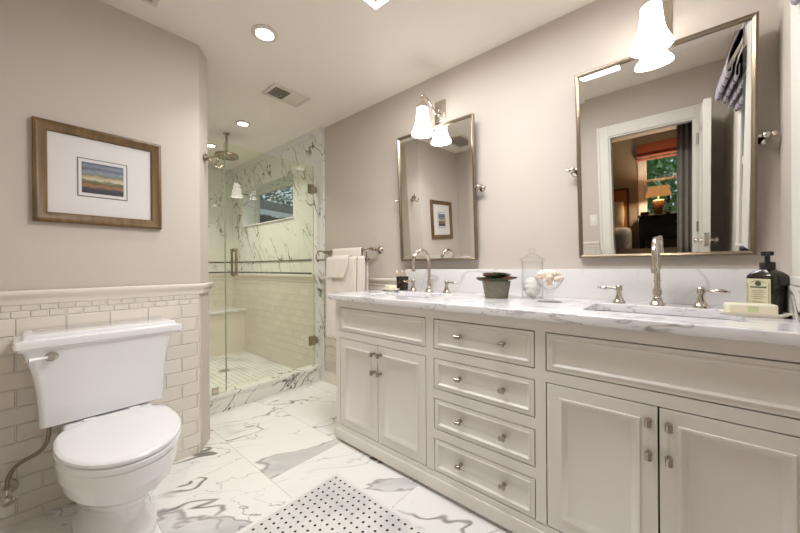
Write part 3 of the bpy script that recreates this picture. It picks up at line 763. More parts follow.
sconce(1.262, -.020, 'lit bell-shaded wall sconce above the mirror nearer the shower')
sconce(.080, .02, 'lit bell-shaded wall sconce above the mirror that reflects the doorway')

# ------------------------------------------------------------------ picture on the toilet wall
def picture():
    x0, x1, z0, z1 = .022, .492, 1.313, 1.774; Y = 2.174
    t = thing('framed_picture', ((x0+x1)/2, Y, z0), 'small landscape painting in a wide white mat and distressed oak frame', 'picture')
    mb = MB(); panel_faces(mb, 'y', Y-.0005, -1, x0, x1, z0, z1, [(0, 0), (0, .020), (.004, .026), (.012, .028), (.020, .024), (.040, .020), (.044, .016), (.046, .008)], False)
    obj('frame', mb, M['wood'], t, 30)
    b = MB().box(x0+.04, x1-.04, Y-.008, Y-.002, z0+.04, z1-.04); obj('mat', b, M['mat'], t)
    b = MB().box(.163, .349, Y-.0092, Y-.008, 1.447, 1.633); obj('mat_line', b, M['grey'], t)
    b = MB().box(.168, .344, Y-.0104, Y-.009, 1.452, 1.628); obj('inner_mat', b, M['mat'], t)
    mb = MB(); Z0, Z1, X0, X1 = 1.466, 1.614, .179, .333
    mb.quad([(X0, Y-.0115, Z0), (X1, Y-.0115, Z0), (X1, Y-.0115, Z1), (X0, Y-.0115, Z1)], [(0, 0), (1, 0), (1, 1), (0, 1)])
    obj('painting', mb, M['art'], t, 0)
picture()

# ------------------------------------------------------------------ toilet
def toilet():
    cx = .252; t = thing('toilet', (cx, 1.80, 0), 'white two-piece toilet with a stepped tank lid and closed seat against the tiled wall', 'toilet')
    def egg(z, hw, yf, yb, n=40, sq=.0):
        """elongated outline, front at small y"""
        pts = []; ym = yf+(yb-yf)*.60
        for i in range(n):
            a = 2*PI*i/n; ca, sa = math.cos(a), math.sin(a)
            if sa < 0: pts.append((cx+hw*ca, ym+(ym-yf)*sa, z))
            else:
                k = .62
                pts.append((cx+hw*(abs(ca)**k)*(1 if ca > 0 else -1), ym+(yb-ym)*abs(sa)**k, z))
        return pts
    mb = MB(); rings = [egg(*q) for q in (
        (0, .132, 1.560, 2.08), (.035, .132, 1.560, 2.08), (.045, .122, 1.572, 2.07), (.075, .118, 1.580, 2.07), (.13, .112, 1.60, 2.06), (.18, .118, 1.575, 2.05), (.215, .135, 1.53, 2.03),
        (.25, .155, 1.495, 2.00), (.285, .168, 1.456, 1.975), (.288, .172, 1.450, 1.975), (.335, .180, 1.434, 1.965), (.338, .184, 1.428, 1.965), (.375, .186, 1.424, 1.96), (.398, .187, 1.420, 1.96), (.405, .182, 1.426, 1.955))]
    mb.loft(rings); obj('bowl', mb, M['china'], t, 40)
    mb = MB(); mb.box(cx-.155, cx+.155, 1.86, 2.13, .33, .435, .02, 3); obj('tank_deck', mb, M['china'], t, 40)
    mb = MB(); rings = [egg(z, hw, yf, 1.905) for z, hw, yf in ((.406, .184, 1.424), (.408, .189, 1.418), (.426, .190, 1.415), (.430, .186, 1.420))]
    mb.loft(rings); obj('seat', mb, M['china'], t, 40)
    mb = MB(); rings = [egg(z, hw, yf, 1.905) for z, hw, yf in ((.434, .184, 1.422), (.436, .189, 1.415), (.447, .189, 1.415), (.452, .184, 1.421), (.453, .175, 1.434), (.455, .163, 1.450), (.4565, .10, 1.55))]
    mb.loft(rings); obj('lid', mb, M['china'], t, 40)
    for s in (-1, 1): obj('seat_hinge', MB().box(cx+s*.075-.02, cx+s*.075+.02, 1.905, 1.935, .430, .454, .005), M['china'], t, 40)
    def tr(z, x0, x1, y0, y1, r=.02): return [(x, y, z) for x, y in rrect((x0+x1)/2, (y0+y1)/2, (x1-x0)/2, (y1-y0)/2, r)]
    mb = MB(); rings = []
    for z, e, yf in ((.437, -.012, 1.985), (.445, 0, 1.972), (.52, .002, 1.965), (.60, .008, 1.958), (.67, .018, 1.950), (.72, .030, 1.944), (.775, .046, 1.938)):
        rings.append(tr(z, .033-e, .452+e*.75, yf, 2.150, .022))
    mb.loft(rings); obj('tank', mb, M['china'], t, 40)
    mb = MB(); rings = []
    for z, e in ((.768, -.004), (.770, .006), (.780, .008), (.784, .016), (.800, .018), (.812, .016), (.815, .008), (.816, -.004), (.829, -.007), (.832, -.012), (.833, -.03)):
        rings.append(tr(z, -.016-e, .506+e, 1.940-e, 2.154, .012))
    mb.loft(rings); obj('tank_lid', mb, M['china'], t, 40)
    mb = MB(); yl = 1.944
    mb.lathe([(.020, 0), (.020, .004), (.014, .010), (.010, .016), (.012, .022), (.010, .028)], (.068, yl, .742), 22, (0, -1, 0))
    lev = obj('flush_lever', mb, M['chrome'], t, 40)
    mb = MB(); mb.tube([(.060, yl-.022, .742), (.045, yl-.023, .742), (.020, yl-.026, .741), (.006, yl-.028, .740)], [.005, .0055, .008, .010], 12); h = obj('lever_grip', mb, M['porc'], lev, 40); h['label'] = 'white porcelain lever grip'
    mb = MB().tube([(.006, yl-.028, .740), (.002, yl-.0285, .740), (-.006, yl-.029, .7395)], [.004, .0055, .003], 10); obj('lever_tip', mb, M['chrome'], lev, 40)
    for s in (-1, 1): obj('bolt_cap', MB().lathe([(.016, 0), (.014, .010), (.006, .016)], (cx+s*.115, 1.80, .035), 14), M['china'], t, 40)
toilet()
t = thing('supply_valve', (-.055, 2.155, .17), 'chrome water shut-off valve with a braided hose beside the toilet', 'valve')
mb = MB().lathe([(.032, 0), (.031, .004), (.018, .010), (.012, .014), (.011, .045)], (-.055, 2.158, .175), 24, (0, -1, 0)); mb.lathe([(.012, 0), (.012, .03)], (-.055, 2.105, .160), 14); obj('valve_body', mb, M['chrome'], t, 40)
mb = MB().lathe([(.010, 0), (.020, .004), (.022, .014), (.016, .022)], (-.055, 2.098, .150), 10, (.3, -1, -.5)); obj('valve_handle', mb, M['chrome'], t, 30)
mb = MB().tube(bez((-.055, 2.105, .188), (-.055, 2.10, .36), (.075, 2.06, .24), (.062, 2.06, .432), 24), .0075, 10); obj('supply_hose', mb, M['hose'], t, 60)

# ------------------------------------------------------------------ shower fittings
GY = 2.685
def glass_panel():
    t = thing('fixed_glass_panel', (.91, GY, .13), 'narrow fixed clear glass panel at the left of the shower opening', 'glass panel')
    b = MB().box(SXL-.012, 1.020, GY-.005, GY+.005, .131, 2.075); obj('pane', b, M['glass'], t)
    b = MB().box(1.0185, 1.0205, GY-.0052, GY+.0052, .131, 2.075); e = obj('pane_edge', b, M['glassedge'], t); e['label'] = 'green glass edge'
    b = MB().box(.920, .965, GY-.012, GY+.012, .131, .178, .003); obj('clamp', b, M['nickel'], t)
glass_panel()
def shower_door():
    t = thing('shower_door', (1.43, GY, .14), 'hinged clear glass shower door with a looped metal pull', 'shower door')
    b = MB().box(1.024, 1.832, GY-.005, GY+.005, .140, 2.075); obj('pane', b, M['glass'], t)
    obj('pane_edge', MB().box(1.0235, 1.0250, GY-.0052, GY+.0052, .140, 2.075), M['glassedge'], t); obj('pane_edge', MB().box(1.8305, 1.8325, GY-.0052, GY+.0052, .14, 2.075), M['glassedge'], t)
    for z in (.385, 1.85):
        mb = MB(); mb.box(1.775, 1.830, GY-.013, GY+.013, z-.045, z+.045, .003); mb.box(1.828, 1.8645, GY-.010, GY+.010, z-.030, z+.030, .002); mb.lathe([(.009, -.045), (.009, .045)], (1.833, GY, z), 14)
        obj('hinge', mb, M['brass'], t, 40)
    mb = MB()
    for s in (-1, 1):
        Y = GY+s*.042; x = 1.088
        mb.tube([(x, Y, 1.245)]+[(x, Y, 1.245-.0175*i) for i in range(1, 12)]+[(x, Y, 1.035)], .0095, 14)
        for z in (1.24, 1.04): mb.tube([(x, GY+s*.004, z), (x, Y+s*.009, z)], .0095, 12); mb.lathe([(.014, 0), (.014, .005)], (x, GY+s*.005, z), 14, (0, s, 0))
    obj('pull_handle', mb, M['brass'], t, 40)
shower_door()
t = thing('rain_shower_head', (1.316, 3.403, 2.19), 'round nickel rain shower head hanging from the ceiling', 'shower head')
mb = MB().lathe([(.030, 0), (.030, -.006), (.011, -.012), (.010, -.17), (.016, -.175), (.016, -.20)], (1.316, 3.403, H), 20); obj('ceiling_arm', mb, M['brass'], t, 40)
mb = MB().lathe([(.016, .042), (.05, .034), (.100, .030), (.106, .026), (.107, .004), (.100, 0)], (1.316, 3.403, 2.196), 40); obj('head', mb, M['brass'], t, 40)
# robe hook on the clipped wall corner
n_ = Vector((.767, -.641, 0)); q0 = Vector((.735, 2.224, 1.785))
t = thing('robe_hook', q0, 'double curved metal robe hook on the wall corner beside the shower', 'hook')
mb = MB().lathe([(.024, 0), (.024, .004), (.016, .010), (.009, .016), (.008, .030)], q0, 22, tuple(n_)); obj('rosette', mb, M['brass'], t, 40)
d_ = Vector((.641, .767, 0))
def hookpt(a, up, s=0): return q0+n_*a+Vector((0, 0, up))+d_*s
mb = MB(); mb.tube(bez(hookpt(.025, 0), hookpt(.06, .01), hookpt(.085, .012), hookpt(.105, .018), 8), .005, 10); mb.sphere(hookpt(.108, .019), .0085, 10, 8)
for s in (-1, 1):
    mb.tube(bez(hookpt(.025, 0), hookpt(.03, -.05, s*.01), hookpt(.065, -.07, s*.03), hookpt(.085, -.030, s*.045), 10), .0045, 10); mb.sphere(hookpt(.086, -.026, s*.046), .0075, 10, 8)
obj('hooks', mb, M['brass'], t, 40)
mb = MB().lathe([(.055, 0), (.055, .003), (.045, .004), (.001, .002)], (1.364, 3.64, .008), 24); tag(obj('shower_drain', mb, M['nickel'], None, 40, (1.364, 3.64, .008)), 'small dark round drain in the shower mosaic floor', 'drain')

# ------------------------------------------------------------------ towel rack and towels
def towel_rack():
    t = thing('towel_rack', (XW, 2.17, 1.235), 'double-bar aged nickel towel rack between the shower and mirror', 'towel rack')
    for y, s in ((1.835, 1), (2.50, -1)):
        mb = MB(); z = 1.232
        mb.lathe([(.030, 0), (.030, .003), (.024, .009), (.014, .014), (.010, .020), (.009, .06)], (XW, y, z), 24, (-1, 0, 0))
        mb.sphere((XW-.070, y, z+.006), .014, 14, 8)
        mb.tube(bez((XW-.066, y, z), (XW-.11, y, z+.03), (XW-.16, y, z+.0), (XW-.155, y, z-.045), 10)+bez((XW-.155, y, z-.045), (XW-.15, y, z-.09), (XW-.12, y, z-.095), (XW-.132, y, z-.066), 8)[1:], .006, 10)
        obj('bracket', mb, M['brass'], t, 40)
    for x, z in ((XW-.070, 1.238), (XW-.132, 1.160)):
        obj('bar', MB().tube([(x, 1.825, z), (x, 2.51, z)], .008, 12), M['brass'], t, 40)
towel_rack()
def drape(name, y0, y1, x, zbar, front, back, label, amp=.004, folds=3, thick=.010, taper=0., skew=0., r=.017, tag_=False, flare=0.):
    """towel folded over a bar running along y"""
    mb = MB(); ny = 40; rings = []
    path = [(x+r, zbar-back*(1-i/8)) for i in range(8)]+[(x+r*math.cos(a), zbar+r*math.sin(a)) for a in [PI*i/8 for i in range(9)]]+[(x-r, zbar-front*(i/14)) for i in range(1, 15)]
    N_ = len(path)
    for i, (px, pz) in enumerate(path):
        k = max(0, i-16)/14 if i > 16 else 0
        row = []
        for j in range(ny+1):
            v = j/ny; y = y0+(y1-y0)*v; 
            y += (v-.5)*flare*k
            wv = amp*k*(math.sin(v*PI*2*folds+1.2*k)+.4*math.sin(v*PI*5*folds+2))
            row.append((px-(abs(wv)*1.2+.006*k) if px < x else px+.0, y+skew*k*(zbar-pz), pz+taper*k*(v-.5)))
        rings.append(row)
    mb.loft(rings, (False, False), False)
    o = obj(name, mb, M['towel'], None, 70, ((x), (y0+y1)/2, zbar))
    s = o.modifiers.new('thick', 'SOLIDIFY'); s.thickness = thick; s.offset = 1
    sb = o.modifiers.new('sub', 'SUBSURF'); sb.levels = 1; sb.render_levels = 1
    return tag(o, label, 'towel', None)
XB, XFB = XW-.070, XW-.132
drape('bath_towel', 1.97, 2.345, XB, 1.238, .60, .55, 'white towel folded over the higher back bar of the rack', .002, 2, .009, r=.0125)
drape('bath_towel', 1.955, 2.35, XFB, 1.160, .68, .30, 'long white towel hanging from the lower front bar of the rack', .006, 4, .012, r=.0115)
drape('hand_towel', 2.045, 2.265, XFB, 1.160, .155, .06, 'small white cloth draped slanting over the front of the long towel', .004, 1, .006, r=.030, skew=.30)
drape('face_towel', 1.860, 1.945, XFB, 1.160, .44, .30, 'narrow folded white towel at the mirror end of the lower bar', .006, 2, .010, r=.0115)

# ------------------------------------------------------------------ things on the counter
def soap_dish(x, y, L, W_, ang, h, label, rim):
    t = thing('soap_dish', (x, y, CZ), label, 'soap dish')
    mb = MB(); rot = Matrix.Translation((x, y, CZ)) @ Matrix.Rotation(ang, 4, 'Z')
    mb.loft([[(a, c, z) for a, c in rrect(0, 0, W_*k, L*k, min(W_, L)*k*.8, 6)] for k, z in ((.78, 0), (.80, .003), (.97, h*.8), (1, h), (.93, h), (.80, h*.5))])
    mb.xform(rot); obj('dish', mb, M['dish'], t, 50)
    mb = MB(); mb.loft([[(a, c, z) for a, c in rrect(0, 0, W_*k, L*k, min(W_, L)*k*.8, 6)] for k, z in ((.70, 0), (.82, 0), (.86, .0035), (.70, .0035))]); mb.xform(rot); mb.bm.verts.ensure_lookup_table(); obj('base_rim', mb, rim, t, 50)
    return rot
def soap(rot, x, y, z, L, W_, h, label, stamp):
    t = thing('soap_bar', (x, y, z), label, 'soap')
    mb = MB().box(-W_/2, W_/2, -L/2, L/2, 0, h, .006, 3); R_ = Matrix.Translation((x, y, z)) @ rot.to_quaternion().to_matrix().to_4x4(); mb.xform(R_); obj('bar', mb, M['soap'], t, 60)
    if stamp:
        mb = MB().box(-W_/2-.0008, -W_/2, -.012, .012, .007, h-.007); mb.xform(R_); o = obj('stamp', mb, M['green'], t); o['label'] = 'pale green stamp'
a2 = math.radians(8)
r_ = soap_dish(1.575, -.185, .088, .042, a2, .014, 'cream soap dish beside the dark pump bottle', M['dish']); soap(r_, 1.568, -.180, CZ+.008, .115, .050, .034, 'ivory soap bar with a green stamp beside the dark bottle', True)
r_ = soap_dish(1.70, 1.555, .088, .048, math.radians(-25), .016, 'small cream soap dish with a dark foot beside the toothbrush cup', M['bronze']); soap(r_, 1.70, 1.555, CZ+.012, .095, .055, .028, 'small ivory soap bar on the dish near the toothbrush cup', False)
# toothbrush cup
cx, cy = 1.790, 1.520
t = thing('toothbrush_cup', (cx, cy, CZ), 'dark patterned square cup holding toothbrushes beside the far faucet', 'cup')
mb = MB(); mb.loft([[(x, y, z) for x, y in rrect(cx, cy, h_, h_, .006, 3)] for h_, z in ((.029, CZ), (.030, CZ+.004), (.033, CZ+.098), (.0335, CZ+.10), (.030, CZ+.10), (.027, CZ+.01))]); obj('cup', mb, M['darkglaze'], t, 40)
for i, (dx, dy, ex, ey, lab) in enumerate(((-.01, .012, -.018, .034, 'amber toothbrush leaning left in the dark cup'), (.008, .0, .018, .012, 'amber toothbrush standing in the middle of the dark cup'), (.0, -.012, .0, -.040, 'amber toothbrush leaning right in the dark cup'))):
    t = thing('toothbrush', (cx+dx, cy+dy, CZ+.012), lab, 'toothbrush')
    p0 = Vector((cx+dx*.5, cy+dy*.5, CZ+.012)); p1 = Vector((cx+ex, cy+ey, CZ+.148)); obj('toothbrush_handle', MB().tube([p0, p0.lerp(p1, .5), p0.lerp(p1, .82), p1], [.004, .0045, .003, .0035], 8), M['brush'], t, 60)
    dd = (p1-p0).normalized(); mb = MB().tube([p0.lerp(p1, .84)+Vector((-.006, 0, 0)), p1+Vector((-.006, 0, -.002))], .0045, 8); obj('bristles', mb, M['bristle'], t, 40)
# succulent in a pot
cx, cy = 1.668, .748
t = thing('potted_succulent', (cx, cy, CZ), 'dark red and green succulents in a weathered round stone pot', 'plant')
mb = MB().lathe([(.058, 0), (.060, .003), (.070, .06), (.074, .084), (.074, .090), (.068, .090), (.066, .078)], (cx, cy, CZ), 32); obj('pot', mb, M['pot'], t, 40)
mb = MB().lathe([(.067, 0), (.060, .018), (.035, .032), (.001, .036)], (cx, cy, CZ+.078), 24); obj('soil', mb, M['soil'], t)
rs = random.Random(3)
def rosette(c, r, n, mat, nm):
    mb = MB(); 
    for k in range(3):
        for i in range(n-k*2):
            a = 2*PI*i/(n-k*2)+k*.5; L = r*(1-.25*k); up = .25+.5*k+.35*rs.random()
            d = Vector((math.cos(a), math.sin(a), up)).normalized(); s = Vector((-math.sin(a), math.cos(a), 0)); nn = d.cross(s)
            c0 = Vector(c)
            rings = []
            for f, w_ in ((.1, .12), (.45, .30), (.75, .32), (.92, .18), (1.0, .03)):
                q = c0+d*L*f; rings.append([q+s*w_*L*math.cos(b_)+nn*w_*L*.35*math.sin(b_) for b_ in [2*PI*j/6 for j in range(6)]])
            mb.loft(rings)
    obj(nm, mb, mat, t, 50)
for i in range(13):
    a = 2*PI*i/13; rr_ = .072+.014*rs.random(); rosette((cx+rr_*math.cos(a), cy+rr_*math.sin(a), CZ+.089+.012*rs.random()), .031+.006*rs.random(), 8, M['leafr'] if i % 3 == 0 else M['leafd'], 'rosette')
for i in range(10):
    a = 2*PI*i/10+.3; rosette((cx+.046*math.cos(a), cy+.046*math.sin(a), CZ+.108+.012*rs.random()), .034, 8, M['leafr'] if i == 4 else M['leafd'], 'rosette')
rosette((cx, cy, CZ+.120), .036, 8, M['leafd'], 'rosette')
# apothecary jar with white coral
cx, cy = 1.745, .583
t = thing('glass_jar', (cx, cy, CZ), 'tall clear glass jar with a knobbed lid on the counter', 'jar')
mb = MB().lathe([(.001, .004), (.048, .004), (.051, .0), (.053, .004), (.053, .190), (.056, .198), (.054, .198), (.051, .190), (.051, .008), (.001, .008)], (cx, cy, CZ), 36, caps=(False, False)); obj('jar_body', mb, M['vessel'], t, 40)
mb = MB().lathe([(.062, .0), (.064, .004), (.060, .009), (.042, .015), (.028, .030), (.016, .036), (.010, .040), (.017, .048), (.019, .056), (.012, .064), (.001, .067)], (cx, cy, CZ+.1985), 36, caps=(False, False)); obj('jar_lid', mb, M['vessel'], t, 40)
mb = MB().sphere((cx, cy, CZ+.062), (.044, .044, .050), 40, 26)
for v in mb.bm.verts:
    p = v.co-Vector((cx, cy, CZ+.062)); k = 1+.05*math.sin(p.x*260)*math.sin(p.y*240+1)+.05*math.sin(p.z*230+p.x*120); v.co = Vector((cx, cy, CZ+.062))+p*k
tag(obj('coral_ball', mb, M['coral'], None, 60, (cx, cy, CZ+.008)), 'rough white sponge ball inside the tall glass jar', 'ornament')
# goblet with shells
cx, cy = 1.62, .462
t = thing('glass_goblet', (cx, cy, CZ), 'short footed clear glass bowl holding sea shells beside the jar', 'goblet')
mb = MB().lathe([(.001, .0), (.054, .0), (.055, .003), (.024, .010), (.011, .018), (.010, .028), (.018, .036), (.010, .043), (.019, .052), (.038, .068), (.054, .092), (.064, .116), (.062, .116), (.052, .094), (.036, .072), (.014, .058), (.001, .056)], (cx, cy, CZ), 36, caps=(False, False)); obj('goblet_glass', mb, M['vessel'], t, 40)
def shell(c, L, R_, mat, ang, tilt, label):
    mb = MB(); rings = []; n = 22
    rot = Matrix.Translation(c) @ Matrix.Rotation(ang, 4, 'Z') @ Matrix.Rotation(tilt, 4, 'Y')
    for i in range(n+1):
        f = i/n; rad = R_*(math.sin(PI*min(1, f*1.15)**.7)*.9+.06)*(1+.10*math.sin(f*38)); 
        if f > .9: rad *= .5
        rings.append([(f*L-L/2, rad*math.cos(b_)+.15*R_*math.sin(f*9), rad*math.sin(b_)) for b_ in [2*PI*j/14 for j in range(14)]])
    mb.loft(rings); mb.xform(rot); tag(obj('sea_shell', mb, mat, None, 60, tuple(c)), label, 'shell', 'sea shells in the glass goblet')
for dx, dy, dz, L, R_, m_, a, ti, lab in ((-.006, .030, .132, .074, .022, 'shell', 1.9, .1, 'plump white shell on top at the jar side of the goblet'), (.0, -.022, .134, .090, .018, 'shell', -1.3, .1, 'white spiral shell on top pointing away from the jar'),
        (-.020, -.004, .112, .060, .018, 'shellr', .6, .3, 'peach shell in the middle of the goblet'), (-.008, -.046, .110, .055, .012, 'shellr', -1.0, -.3, 'slim peach shell at the goblet rim towards the nearer sink'),
        (.006, .008, .086, .046, .016, 'shell', 2.6, .5, 'white shell low inside the goblet'), (-.006, .050, .112, .048, .013, 'shellr', 1.4, .2, 'small peach shell at the goblet rim nearest the jar')):
    shell((cx+dx, cy+dy, CZ+dz), L, R_, M[m_], a, ti, lab)
# dark pump bottle
cx, cy = 1.632, -.228
rot = Matrix.Translation((cx, cy, CZ)) @ Matrix.Rotation(math.radians(-38), 4, 'Z') @ Matrix.Scale(1.12, 4)
t = thing('pump_bottle', (cx, cy, CZ), 'dark square pump bottle with a cream label in the corner of the counter', 'bottle')
mb = MB(); mb.loft([[(a, c, z) for a, c in rrect(0, 0, hx, hy, r, 4)] for hx, hy, r, z in ((.032, .032, .008, 0), (.034, .034, .008, .004), (.034, .034, .008, .112), (.033, .033, .010, .120), (.026, .026, .012, .130), (.016, .016, .012, .137), (.014, .014, .012, .140))]); mb.xform(rot); obj('bottle_body', mb, M['bottle'], t, 40)
mb = MB().lathe([(.016, .138), (.017, .140), (.017, .158), (.015, .160), (.006, .162), (.006, .178), (.013, .179), (.014, .190), (.011, .192)], (0, 0, 0), 24); mb.tube([(0, 0, .184), (-.013, -.009, .184), (-.022, -.015, .180)], [.006, .005, .004], 10); mb.xform(rot); obj('pump', mb, M['blackp'], t, 40)
mb = MB().box(-.0352, -.0341, -.027, .029, .012, .110); mb.xform(rot); lb = obj('label', mb, M['label'], t); lb['label'] = 'cream printed label'
mb = MB(); X_ = -.0354
for z, hw, h_ in ((.083, .019, .004), (.074, .014, .0012), (.068, .016, .0012), (.062, .012, .0012), (.056, .017, .0012), (.050, .010, .0012), (.040, .014, .0012), (.034, .011, .0012)): mb.box(X_-.0003, X_+.0002, .001-hw, .001+hw, z, z+h_)
mb.lathe([(.007, 0), (.0075, .0003)], (X_, .001, .096), 16, (-1, 0, 0))
for s in (-1, 1): mb.box(X_-.0003, X_+.0002, .001+s*.0245-.0005, .001+s*.0245+.0005, .016, .098)
mb.box(X_-.0003, X_+.0002, -.0235, .0255, .016, .017); mb.tube(arc((X_, .001, .080), .0245, PI*.25, PI*.75, 10, 'yz'), .0006, 4)
mb.xform(rot); obj('label_print', mb, M['ink'], lb)

# ------------------------------------------------------------------ bedroom beyond the door (seen in the mirror)
BX = -4.62
b = MB().box(BX-.1, -.20, -2.2, 3.2, -.1, -.002); struct('floor_bedroom', b, M['carpet'])
b = MB().box(BX-.1, -.32, -2.2, 3.2, 2.60, 2.66); struct('ceiling_bedroom', b, M['ceil'])
b = MB().box(BX-.1, -.32, 3.1, 3.2, -.002, 2.6); struct('wall_bedroom_left', b, M['bedwall'])
b = MB().box(BX-.1, -.32, -2.2, -2.1, -.002, 2.6); struct('wall_bedroom_right', b, M['bedwall'])
mb = MB(); mb.box(-.42, -.322, -2.1, DY0-.10, -.002, 2.6); mb.box(-.42, -.322, DY1+.11, 3.1, -.002, 2.6); mb.box(-.42, -.322, DY0-.10, DY1+.11, DZ+.12, 2.6)
struct('wall_bedroom_front', mb, M['bedwall'])
BY0, BY1, BZ0, BZ1 = -.42, .52, .99, 2.24
mb = MB()
for q in ((-2.1, BY0, 0, 2.6), (BY1, 3.1, 0, 2.6), (BY0, BY1, 0, BZ0), (BY0, BY1, BZ1, 2.6)): mb.box(BX-.1, BX, *q)
struct('wall_bedroom_back', mb, M['bedwall'])
mb = MB()
for q in ((BY0-.09, BY0, BZ0-.1, BZ1+.1), (BY1, BY1+.09, BZ0-.1, BZ1+.1), (BY0, BY1, BZ1, BZ1+.1), (BY0-.1, BY1+.1, BZ0-.09, BZ0)): mb.box(BX, BX+.025, *q, .003)
for q in ((BY0, BY0+.05, BZ0, BZ1), (BY1-.05, BY1, BZ0, BZ1), (BY0+.05, BY1-.05, BZ0, BZ0+.06), (BY0+.05, BY1-.05, BZ1-.05, BZ1), (BY0+.05, BY1-.05, 1.69, 1.74)): mb.box(BX-.07, BX-.03, *q, .003)
w4 = struct('window_4', mb, M['white'])
b = MB().box(BX-.052, BX-.048, BY0+.05, BY1-.05, BZ0+.06, BZ1-.05); struct('pane', b, M['pane'], parent=w4)
t = thing('window_shade', (BX+.06, .05, 2.11), 'rust red roman shade over the bedroom window seen in the mirror', 'shade')
b = MB().box(BX+.03, BX+.08, BY0-.08, BY1+.10, 2.20, 2.44, .01); obj('shade_fabric', b, M['redshade'], t)
for k in range(2): o = obj('shade_fold', MB().box(BX+.03, BX+.10+.01*k, BY0-.08, BY1+.10, 2.115+.055*k, 2.155+.055*k, .012), M['redband'], t); o['label'] = 'pink shade fold'
# bed
t = thing('bed', (-3.5, 1.55, 0), 'bed with pale covers and a tan leather headboard seen in the mirror', 'bed')
mb = MB(); mb.box(BX+.02, BX+.09, .78, 2.5, 0, 1.60, .01); obj('headboard', mb, M['leather'], t)
for q in ((.765, .79, 0, 1.625), (.79, 2.5, 1.60, 1.625)): obj('headboard_trim', MB().box(BX+.015, BX+.10, *q, .003), M['darkwood'], t)
mb = MB().box(BX+.10, -2.5, .80, 2.45, .12, .45, .03); obj('bed_base', mb, M['darkwood'], t)
mb = MB().box(BX+.10, -2.45, .78, 2.47, .40, .78, .08, 4); obj('mattress', mb, M['linen'], t)
mb = MB(); mb.box(-3.85, -2.40, .66, 2.55, .35, .88, .12, 5); obj('duvet', mb, M['linen'], t, 60)
mb = MB(); mb.box(-3.4, -2.38, .645, 2.56, .25, .62, .05, 4); obj('bedspread', mb, M['bluelinen'], t, 60)
mb = MB()
rings = []
for i in range(13):
    v_ = i/12*2-1; h_ = .10*(1-v_**4)+.004
    rings.append([(-4.05+(h_*math.cos(a)), 1.12+.32*math.copysign(abs(math.sin(a))**.6, math.sin(a))*(1-.06*abs(v_)), 1.11+.27*v_) for a in [2*PI*j/20 for j in range(20)]])
mb.loft(rings); mb.xform(Matrix.Translation((-4.05, 1.12, .84)) @ Matrix.Rotation(-.25, 4, 'Y') @ Matrix.Translation((4.05, -1.12, -.84)))
tag(obj('pillow', mb, M['floral'], None, 60, (-4.05, 1.12, .84)), 'floral cream pillow propped upright against the headboard', 'pillow')
# dresser + lamp
t = thing('dresser', (-4.2, .05, 0), 'black dresser under the bedroom window seen in the mirror', 'dresser')
b = MB().box(-4.52, -3.98, -.55, .585, 1.03, 1.055, .004); obj('top', b, M['blackwood'], t)
b = MB().box(-4.50, -4.0, -.53, .565, .60, 1.03, .003); obj('body', b, M['blackwood'], t)
for y in (-.50, .535):
    for x in (-4.47, -4.03): obj('leg', MB().box(x-.025, x+.025, y-.025, y+.025, 0, .60), M['blackwood'], t)
for z0, z1 in ((.63, .80), (.83, 1.0)):
    b = MB().box(-4.0, -3.985, -.49, .53, z0, z1, .003); d = obj('drawer', b, M['blackwood'], t)
    obj('knob', MB().sphere((-3.975, .02, (z0+z1)/2), .014, 10, 8), M['nickel'], d, 40)
t = thing('table_lamp', (-4.2, .275, 1.055), 'lit table lamp with an amber shade on the dresser seen in the mirror', 'lamp')
mb = MB(); mb.loft([[(x, y, z) for x, y in rrect(-4.2, .275, h_, h_, .01, 3)] for h_, z in ((.055, 1.055), (.058, 1.06), (.085, 1.30), (.085, 1.315), (.03, 1.325), (.012, 1.33), (.012, 1.40))]); obj('lamp_base', mb, M['ceramic'], t, 40)
mb = MB().lathe([(.195, 0), (.150, .195), (.148, .195), (.193, 0)], (-4.2, .275, 1.385), 32, caps=(False, False)); obj('lamp_shade', mb, M['lampshade'], t, 60)
pl = bpy.data.lights.new('lamp_bulb', 'POINT'); pl.energy = 26; pl.color = (1, .82, .62); pl.shadow_soft_size = .05; po = bpy.data.objects.new('lamp_bulb', pl); COL.objects.link(po); po.location = (-4.2, .275, 1.47)
b = MB().box(-4.15, -4.02, .42, .54, 1.0555, 1.12, .004); tag(obj('box', b, M['red'], None, 0, (-4.08, .48, 1.0555)), 'small red box on the dresser beside the lamp', 'box')
b = MB().box(-4.10, -4.0, .10, .17, 1.0555, 1.09, .003); tag(obj('book', b, M['darkwood'], None, 0, (-4.05, .13, 1.0555)), 'small dark book on the dresser beside the lamp', 'book')
# drape just beyond the doorway
mb = MB(); rings = []
for z in (0.01, 1.0, 2.44):
    rings.append([(-.72+.02*math.sin(y_*140)+d_, y_, z) for y_, d_ in [(-.32+.32*i/40, 0) for i in range(41)]])
mb.loft(rings, (False, False), False); t = thing('curtain', (-.72, -.16, .0), 'grey floor-length drape hanging just beyond the doorway', 'curtain')
o = obj('curtain_fabric', mb, M['shutter'], t, 60); s_ = o.modifiers.new('thick', 'SOLIDIFY'); s_.thickness = .006
obj('curtain_rod', MB().tube([(-.72, -.40, 2.45), (-.72, .0, 2.45)], .012, 12), M['dark'], t, 40)

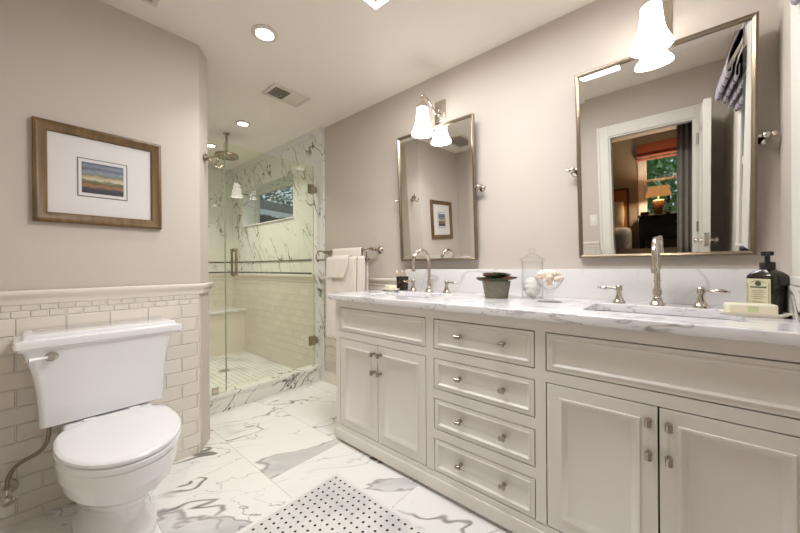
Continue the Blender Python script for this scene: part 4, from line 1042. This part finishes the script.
# ------------------------------------------------------------------ outdoors
b = MB().box(-16, 24, -8, 30, -.30, -.12)
g_ = struct('ground', b, M['grass'])
def foliage(name, c, rad, n, ls, mat, label, seed, trunk=True):
    rs = random.Random(seed); t = thing(name, (c[0], c[1], -.12), label, 'tree')
    mb = MB()
    for i in range(n):
        while True:
            p = Vector((rs.uniform(-1, 1), rs.uniform(-1, 1), rs.uniform(-1, 1)))
            if .35 < p.length < 1: break
        k = 1+.15*math.sin(p.x*7+p.y*5); q = Vector((c[0]+p.x*rad[0]*k, c[1]+p.y*rad[1]*k, c[2]+p.z*rad[2]*k))
        a = Vector((rs.uniform(-1, 1), rs.uniform(-1, 1), rs.uniform(-1, 1))).normalized(); b_ = a.orthogonal().normalized(); s = ls*rs.uniform(.6, 1.3)
        mb.quad([q-a*s, q+b_*s*.5, q+a*s, q-b_*s*.5])
    obj('foliage', mb, mat, t, 0)
    obj('trunk', MB().tube([(c[0], c[1], -.12), (c[0]+.05, c[1], c[2]*.5), (c[0], c[1], c[2])], [.12, .09, .05], 10), M['bark'], t, 40)
foliage('garden_shrub', (-6.9, .2, 1.6), (.9, 1.7, 1.5), 2600, .11, M['leaf'], 'leafy green shrub outside the bedroom window seen in the mirror', 1)
foliage('garden_tree', (10.5, 18.6, 5.2), (3.6, 1.6, 2.0), 3000, .14, M['leaf2'], 'pale green tree behind the grey roof outside the shower window', 2)
t = thing('neighbour_house', (7, 13, -.12), 'grey neighbouring house with a white fascia seen through the shower window', 'house')
A = Vector((4.5, 12.2, 0)); B_ = Vector((10.5, 13.55, 0)); dv = (B_-A).normalized(); nv = Vector((-dv.y, dv.x, 0))
def hb(a0, a1, n0, n1, z0, z1, rise=0):
    mb = MB(); P = lambda a, n, z: A+dv*a+nv*n+Vector((0, 0, z))
    mb.loft([[P(a0, n0, z0), P(a1, n0, z0), P(a1, n1, z0+rise), P(a0, n1, z0+rise)], [P(a0, n0, z1), P(a1, n0, z1), P(a1, n1, z1+rise), P(a0, n1, z1+rise)]]); return mb
obj('house_wall', hb(.0, 6, .4, 3, -.12, 3.25), M['siding'], t, 0)
obj('fascia', hb(-.3, 6.3, -.02, .0, 3.22, 3.42), M['fascia'], t, 0)
obj('roof', hb(-.3, 6.3, 0, 2.6, 3.38, 3.43, 1.0), M['roofm'], t, 0)
obj('soffit_beam', hb(1.2, 1.35, -.0, .6, 3.0, 3.1, .1), M['fascia'], t, 0)
